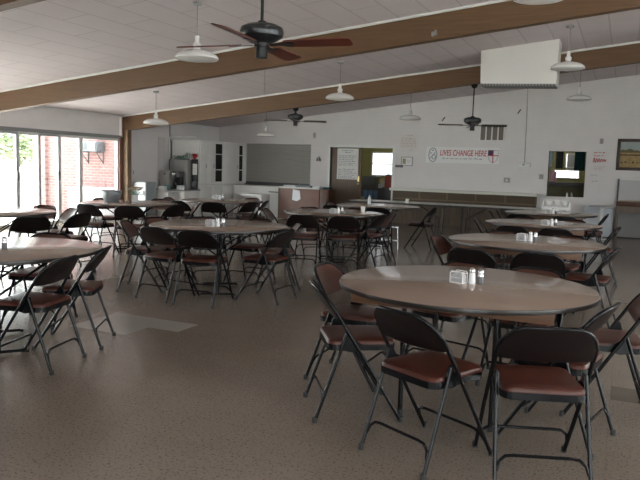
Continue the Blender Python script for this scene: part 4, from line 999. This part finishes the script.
t = thing('access_panel', 'flat painted access panel on left wall behind the coffee things', 'panel', (XL, 14.40, 1.46))
b = nb(); box(b, 0, 0.014, -0.14, 0.16, -0.55, 0.60, 0.003); obj('cover', b, mat('panel_paint', (0.64, 0.615, 0.605), 0.6), t)
b = nb(); tube(b, [(0.012, 0, 0.05), (0.02, 0, 0), (0.012, 0, -0.05)], 0.010, 6); tag(obj('wall_hook', b, M_grey, None, (XL, 13.28, 1.14)), 'small grey hook on left wall above the upright cooler', 'hook')

# ------------------------------------------------------------------ pendant lamps
def make_lamp():
    t = thing('pendant_lamp', '', 'lamp')
    b = nb(); lathe(b, [(0, 0), (0.055, -0.005), (0.06, -0.02), (0.045, -0.035), (0, -0.04)], n=24); obj('canopy', b, M_grey, t)
    b = nb(); tube(b, [(0, 0, -0.03), (0, 0, -0.39)], 0.006, 8); obj('stem', b, M_chrome, t)
    b = nb(); lathe(b, [(0, -0.37), (0.022, -0.37), (0.026, -0.38), (0.026, -0.44), (0.045, -0.46), (0.045, -0.49), (0.035, -0.50), (0.05, -0.53), (0, -0.53)], n=24); obj('socket', b, M_whitegloss, t)
    b = nb(); lathe(b, [(0.045, -0.525), (0.12, -0.535), (0.185, -0.555), (0.23, -0.585), (0.245, -0.61), (0.242, -0.625), (0.228, -0.63), (0.222, -0.622), (0.218, -0.595), (0.175, -0.570), (0.11, -0.552), (0.045, -0.545)], n=48); obj('shade', b, M_whitegloss, t)
    b = nb(); lathe(b, [(0.226, -0.622), (0.20, -0.634), (0.13, -0.645), (0.06, -0.649), (0, -0.650)], n=40); obj('diffuser', b, mat('opal_white', (0.78, 0.77, 0.75), 0.25), t)
    return t
lamp0 = make_lamp()
LAMPS = [(-4.52, 6.48, 'large white pendant lamp left of the nearest ceiling fan'), (-0.84, 6.48, 'white pendant lamp cut off at the top photo edge'),
         (-4.57, 10.75, 'white pendant lamp hanging before the far beam, photo centre'), (-8.44, 10.75, 'white pendant lamp nearest the glass doors'), (-0.93, 10.80, 'white pendant lamp right of the white ceiling unit'),
         (-4.66, 15.15, 'white pendant lamp over the faded red notice'), (-8.44, 15.15, 'white pendant lamp before the roller shutter'), (-1.04, 15.15, 'white pendant lamp farthest right, before the back wall')]
for i, (x, y, lab) in enumerate(LAMPS):
    if i == 0: lamp0.location = (x, y, ceil_z(x)); lamp0['label'] = lab; lamp0['group'] = 'pendant lamps'
    else: dup(lamp0, (x, y, ceil_z(x)), 0, lab, 'pendant lamps')

# ------------------------------------------------------------------ ceiling fans (z measured down from the beam)
def make_fan(label, x, y, drop, rz, bladem, sc=1.0):
    """drop = beam underside to blade plane"""
    t = thing('ceiling_fan', label, 'fan', (x, y, ceil_z(x) - HB), rz, 'ceiling fans')
    b = nb(); lathe(b, [(0, 0), (0.06, 0), (0.065, -0.02), (0.045, -0.06), (0.02, -0.075), (0, -0.075)], n=24); obj('canopy', b, M_bronze, t)
    b = nb(); tube(b, [(0, 0, -0.06), (0, 0, -drop + 0.14)], 0.012, 10); obj('downrod', b, M_bronze, t)
    z = -drop
    b = nb(); lathe(b, [(0, z + 0.17), (0.03, z + 0.17), (0.04, z + 0.15), (0.12, z + 0.14), (0.158, z + 0.12), (0.167, z + 0.085), (0.158, z + 0.055), (0.10, z + 0.02), (0.07, z + 0.005), (0, z + 0.005)], n=40); obj('motor_housing', b, M_bronze, t)
    b = nb(); lathe(b, [(0, z + 0.006), (0.055, z + 0.006), (0.055, z - 0.02), (0.042, z - 0.025), (0.045, z - 0.10), (0.035, z - 0.105), (0, z - 0.105)], n=28); obj('switch_housing', b, M_bronze, t)
    for k in range(4):
        a = k * PI / 2; Rm = Matrix.Rotation(a, 4, 'Z')
        b = nb(); o = [(0.19, -0.05), (0.22, -0.058), (0.66, -0.068), (0.695, -0.060), (0.71, -0.04), (0.712, 0.0), (0.71, 0.04), (0.695, 0.060), (0.66, 0.068), (0.22, 0.058), (0.19, 0.05)]
        prism(b, [(p * sc, q) for p, q in o], -0.0035, 0.0035)
        Tm = Matrix.Translation((0, 0, z)) @ Rm @ Matrix.Rotation(math.radians(-13), 4, 'X')
        me_b = obj('blade', b, bladem, t); me_b.matrix_local = Tm
        b = nb(); prism(b, [(0.07, -0.018), (0.16, -0.014), (0.20, -0.035), (0.26, -0.03), (0.27, 0), (0.26, 0.03), (0.20, 0.035), (0.16, 0.014), (0.07, 0.018)], -0.010, -0.0035)
        ib = obj('blade_iron', b, M_bronze, t); ib.matrix_local = Tm
    return t
make_fan('dark ceiling fan with red-brown blades, nearest the camera', -2.59, 4.55, 0.745, 0.10, M_blade)
make_fan('small dark ceiling fan on a short rod, above the roller shutter', -6.52, 12.97, 0.27, 0.42, M_bladed, 0.93)
make_fan('ceiling fan on a long rod above the banner', -2.76, 12.97, 0.76, 0.30, M_bladed, 0.90)

# ceiling-hung unit
t = thing('ceiling_unit', 'big white boxed unit hanging under the ceiling', 'heating unit', (-1.775, 11.86, 0))
b = nb(); xa, xb = -0.625, 0.62
zc = lambda x: ceil_z(-1.775 + x)
prism(b, [(xa + 0.02, 2.90), (xb - 0.01, 2.87), (xb, zc(xb) + 0.01), (xa, zc(xa) + 0.01)], -0.21, 0.21, 'xz'); obj('casing', b, mat('unit_white', (0.70, 0.68, 0.65), 0.45), t)
b = nb(); prism(b, [(xa + 0.03, 2.865), (xb - 0.02, 2.835), (xb - 0.02, 2.87), (xa + 0.03, 2.90)], -0.20, 0.20, 'xz')
obj('grille', b, brick_mat('slotted_grille', (0.10, 0.10, 0.10), (0.11, 0.11, 0.11), (0.30, 0.30, 0.30), 0.05, 0.5, 0.010, 'xz', 0.5, 0.3, 0.0, 0.0), t)
# small ceiling details
b = nb(); tube(b, [(0, 0, 0.0), (0.01, 0, -0.25), (0.0, 0, -0.48)], 0.004, 5); tag(obj('hanging_string', b, M_grey, None, (-5.71, 10.15, ceil_z(-5.71))), 'thin string hanging from ceiling between the two beams', 'string')
t = thing('beam_clip', 'small white clip fixed on the near beam', 'clip', (-2.40, 8.69, 3.16))
b = nb(); box(b, -0.03, 0.0, -0.04, 0, -0.03, 0.03, 0.004); box(b, 0.01, 0.035, -0.04, 0, -0.01, 0.05, 0.004); box(b, -0.03, 0.035, -0.012, 0, -0.012, 0.012); obj('bracket', b, M_grey, t)

# ------------------------------------------------------------------ kitchen contents seen through doorway and hatch, plus unseen fill lights
M_tube = bpy.data.materials.new('kitchen_fill_tube'); N_, L_2, B_ = nodes_of(M_tube)  # glow for the added kitchen fill lights
B_.inputs['Emission Color'].default_value = (1.0, 0.96, 0.86, 1); B_.inputs['Emission Strength'].default_value = 5
for k, x in enumerate((-6.3, -1.9)):  # two strip lights out of view, added to brighten the dark kitchen
    t = thing('kitchen_fill_light', 'unseen strip light added to brighten the kitchen behind the ' + ('doorway' if k == 0 else 'hatch'), 'lamp', (x, 18.9, 2.65))
    b = nb(); box(b, -0.62, 0.62, -0.08, 0.08, -0.05, 0, 0.005); obj('housing', b, M_white, t)
    b = nb(); tube(b, [(-0.60, -0.04, -0.07), (0.60, -0.04, -0.07)], 0.018, 10); obj('tube', b, M_tube, t)
    b = nb(); tube(b, [(-0.60, 0.04, -0.07), (0.60, 0.04, -0.07)], 0.018, 10); obj('tube', b, M_tube, t)
t = thing('kitchen_range', 'dark kitchen range seen through the open doorway', 'range', (-6.62, 18.75, 0))
b = nb(); box(b, -0.45, 0.40, -0.30, 0.30, 0, 0.88, 0.01); obj('body', b, M_dgrey, t)
b = nb(); box(b, -0.45, -0.06, -0.25, 0.28, 0.88, 1.20, 0.02); obj('hood', b, mat('range_grey', (0.12, 0.13, 0.12), 0.4), t)
for k in range(3):
    b = nb(); box(b, -0.38 + k * 0.16, -0.25 + k * 0.16, -0.315, -0.30, 0.55, 0.78, 0.003); obj('front_panel', b, M_blue, t)
b = nb(); box(b, 0.08, 0.20, -0.32, -0.30, 0.86, 0.98, 0.003); obj('switch_plate', b, M_coolw, t)
b = nb(); box(b, -0.15, 0.15, -0.10, 0.10, 0, 0.22, 0.006); tag(obj('yellow_box', b, M_yellow, None, (-6.50, 18.90, 0.885)), 'yellow box on the kitchen range behind the doorway', 'box')
b = nb(); box(b, -0.10, 0.14, -0.10, 0.10, 0, 0.20, 0.006); tag(obj('white_carton', b, M_paper, None, (-6.40, 18.62, 0.885)), 'white carton before the yellow box in the kitchen', 'carton')
t = thing('red_dispenser', 'red dispenser at the right side of the open doorway', 'dispenser', (-6.12, 18.1, 0))
b = nb(); box(b, -0.10, 0.14, -0.10, 0.10, 0, 0.88, 0.01); obj('stand', b, M_dgrey, t)
b = nb(); box(b, -0.09, 0.12, -0.09, 0.09, 0.88, 1.22, 0.03); obj('body', b, mat('dull_red', (0.33, 0.05, 0.03), 0.5), t)
b = nb(); lathe(b, [(0, 1.22), (0.08, 1.22), (0.085, 1.25), (0, 1.28)], n=18); obj('lid', b, M_dgrey, t)
b = nb(); box(b, -0.045, 0.045, -0.02, 0.02, 0, 0.62, 0.004); tag(obj('green_post', b, mat('pale_green', (0.32, 0.40, 0.30), 0.5), None, (-6.86, 18.05, 0)), 'pale green post standing just inside the doorway', 'post')
# through the hatch
t = thing('serving_bench', 'olive kitchen bench seen through the serving hatch', 'bench', (-1.42, 18.75, 0))
b = nb(); box(b, -0.75, 0.55, -0.30, 0.30, 0, 1.12, 0.01); obj('body', b, M_olive, t)
b = nb(); box(b, -0.78, 0.58, -0.33, 0.33, 1.12, 1.21, 0.006); obj('worktop', b, M_dgrey, t)
for k in range(2):
    b = nb(); box(b, -0.70 + k * 0.62, -0.12 + k * 0.62, -0.315, -0.30, 0.1, 1.06, 0.004); obj('door', b, M_olive, t)
for i, (x, m, z0, z1, lab) in enumerate(((-1.88, mat('pale_blue_cloth', (0.42, 0.52, 0.62), 0.8), 1.60, 2.02, 'pale blue cloth hanging at the upper left of the hatch'), (-1.755, M_pink, 1.22, 1.50, 'pink cloth hanging at the left side of the hatch'), (-1.62, M_black, 1.56, 2.1, 'black coat hanging in the hatch, left of the panel'), (-1.13, M_navy, 1.52, 2.1, 'dark green coat hanging at right of the hatch'))):
    t = thing('hanging_coat', lab, 'coat', (x, 18.30, z0), 0, 'clothes hanging in the hatch')
    w = 0.085 if i != 3 else 0.125; h = z1 - z0
    b = nb(); n_ = 10; A = []; B2 = []
    for k in range(n_ + 1):
        u = k / n_; fold = 0.018 * math.sin(u * 12 + i)
        A.append([b.verts.new((-w + 2 * w * u, -0.03 + fold, zz)) for zz in (0, h * 0.5, h * 0.85)] + [b.verts.new(((-w + 2 * w * u) * 0.5, -0.012, h))])
        B2.append([b.verts.new((-w + 2 * w * u, 0.03 + fold, zz)) for zz in (0, h * 0.5, h * 0.85)] + [b.verts.new(((-w + 2 * w * u) * 0.5, 0.012, h))])
    for k in range(n_):
        for j in range(3):
            b.faces.new((A[k][j], A[k + 1][j], A[k + 1][j + 1], A[k][j + 1])); b.faces.new((B2[k][j], B2[k][j + 1], B2[k + 1][j + 1], B2[k + 1][j]))
        b.faces.new((A[k][0], B2[k][0], B2[k + 1][0], A[k + 1][0])); b.faces.new((A[k][3], A[k + 1][3], B2[k + 1][3], B2[k][3]))
    for j in range(3):
        b.faces.new((A[0][j], A[0][j + 1], B2[0][j + 1], B2[0][j])); b.faces.new((A[n_][j], B2[n_][j], B2[n_][j + 1], A[n_][j + 1]))
    obj('cloth', b, m, t)
    b = nb(); tube(b, [(0, 0, h - 0.01), (0, 0, h + 0.05), (0.02, 0, h + 0.075), (0.0, 0, h + 0.10), (0.0, 0, 2.20 - z0)], 0.004, 5); obj('hanger_hook', b, M_chrome, t)
b = nb(); tube(b, [(-2.6, 18.30, 2.20), (0.59, 18.30, 2.20)], 0.012, 8); tag(obj('clothes_rail', b, M_chrome), 'metal rail inside the hatch holding the hanging clothes', 'rail')
for k, x in enumerate((-1.30, -1.20)):
    b = nb(); lathe(b, [(0, 0), (0.022, 0), (0.024, 0.06), (0.012, 0.085), (0.012, 0.1), (0, 0.1)], n=14); tag(obj('small_bottle', b, M_paper if k == 0 else M_grey, None, (x, YB + 0.1, HT[2])), ('left pale' if k == 0 else 'right grey') + ' small bottle on the hatch sill', 'bottle', 'bottles on the hatch sill')
t = thing('step_stool', 'pale metal step stool under the third middle table', 'stool', (-3.80, 11.44, 0), 0.3)
for z in (0.14, 0.38):
    b = nb(); box(b, -0.15, 0.15, -0.10, 0.10, z, z + 0.025, 0.005); obj('tread', b, M_chrome, t)
for sx in (-1, 1):
    for sy in (-1, 1):
        b = nb(); tube(b, [(sx * 0.15, sy * 0.11, 0), (sx * 0.13, sy * 0.08, 0.40)], 0.011, 8); obj('leg', b, M_chrome, t)

# ------------------------------------------------------------------ light
W = bpy.data.worlds.new('sky'); S.world = W; W.use_nodes = True
bg = W.node_tree.nodes['Background']; bg.inputs['Color'].default_value = (1.0, 0.975, 1.0, 1); bg.inputs['Strength'].default_value = 3.2
def portal(name, loc, rot, sx, sy):
    l = bpy.data.lights.new(name, 'AREA'); l.shape = 'RECTANGLE'; l.size = sx; l.size_y = sy; l.cycles.is_portal = True
    o = bpy.data.objects.new(name, l); C.objects.link(o); o.location = loc; o.rotation_euler = rot; return o
portal('window_portal', (XL - 0.16, (WY0 + WY1) / 2, WZ / 2), (0, -PI / 2, 0), WZ, WY1 - WY0)
for a, c in RW: portal('window_portal', (XR + 0.19, (a + c) / 2, 1.6), (0, PI / 2, 0), 2.4, c - a)
for a, c, z0, z in ((-3.5, -1.0, 0.9, 2.3), (0.5, 4.5, 0.5, 3.0)): portal('window_portal', ((a + c) / 2, YF - 0.19, (z0 + z) / 2), (PI / 2, 0, 0), c - a, z - z0)
for a, c, z0, z1 in ((-7.42, -6.60, 1.18, 1.94), (-1.93, -1.22, 1.30, 1.54), (-1.64, -1.25, 1.60, 2.0)): portal('window_portal', ((a + c) / 2, KY + 0.14, (z0 + z1) / 2), (-PI / 2, 0, 0), c - a, z1 - z0)

sl = bpy.data.lights.new('sun', 'SUN'); sl.energy = 8.0; sl.angle = math.radians(0.6); sl.color = (1.0, 0.96, 0.90)
so = bpy.data.objects.new('sun', sl); C.objects.link(so); so.rotation_euler = Vector((-0.40, 0.45, 0.80)).to_track_quat('Z', 'Y').to_euler()

# ------------------------------------------------------------------ camera
cam = bpy.data.cameras.new('camera'); co = bpy.data.objects.new('camera', cam); C.objects.link(co)
yaw, pitch, roll, H, f = -0.4244, 0.1085, 0.0306, 1.4213, 672.77
fw = Vector((math.sin(yaw) * math.cos(pitch), math.cos(yaw) * math.cos(pitch), -math.sin(pitch)))
rt = Vector((math.cos(yaw), -math.sin(yaw), 0)); up = rt.cross(fw)
r2 = rt * math.cos(roll) + up * math.sin(roll); u2 = -rt * math.sin(roll) + up * math.cos(roll)
Mx = Matrix((r2, u2, -fw)).transposed().to_4x4(); Mx.translation = Vector((0, 0, H)); co.matrix_world = Mx
cam.sensor_width = 36; cam.sensor_fit = 'HORIZONTAL'; cam.lens = f * 36 / 640; cam.clip_end = 300
S.camera = co
S.view_settings.view_transform = 'Standard'; S.view_settings.look = 'None'; S.view_settings.gamma = 1; S.view_settings.use_curve_mapping = False
S.view_settings.exposure = 1.74
S.cycles.max_bounces = 10; S.cycles.diffuse_bounces = 6; S.cycles.transparent_max_bounces = 12
S.cycles.use_denoising = True
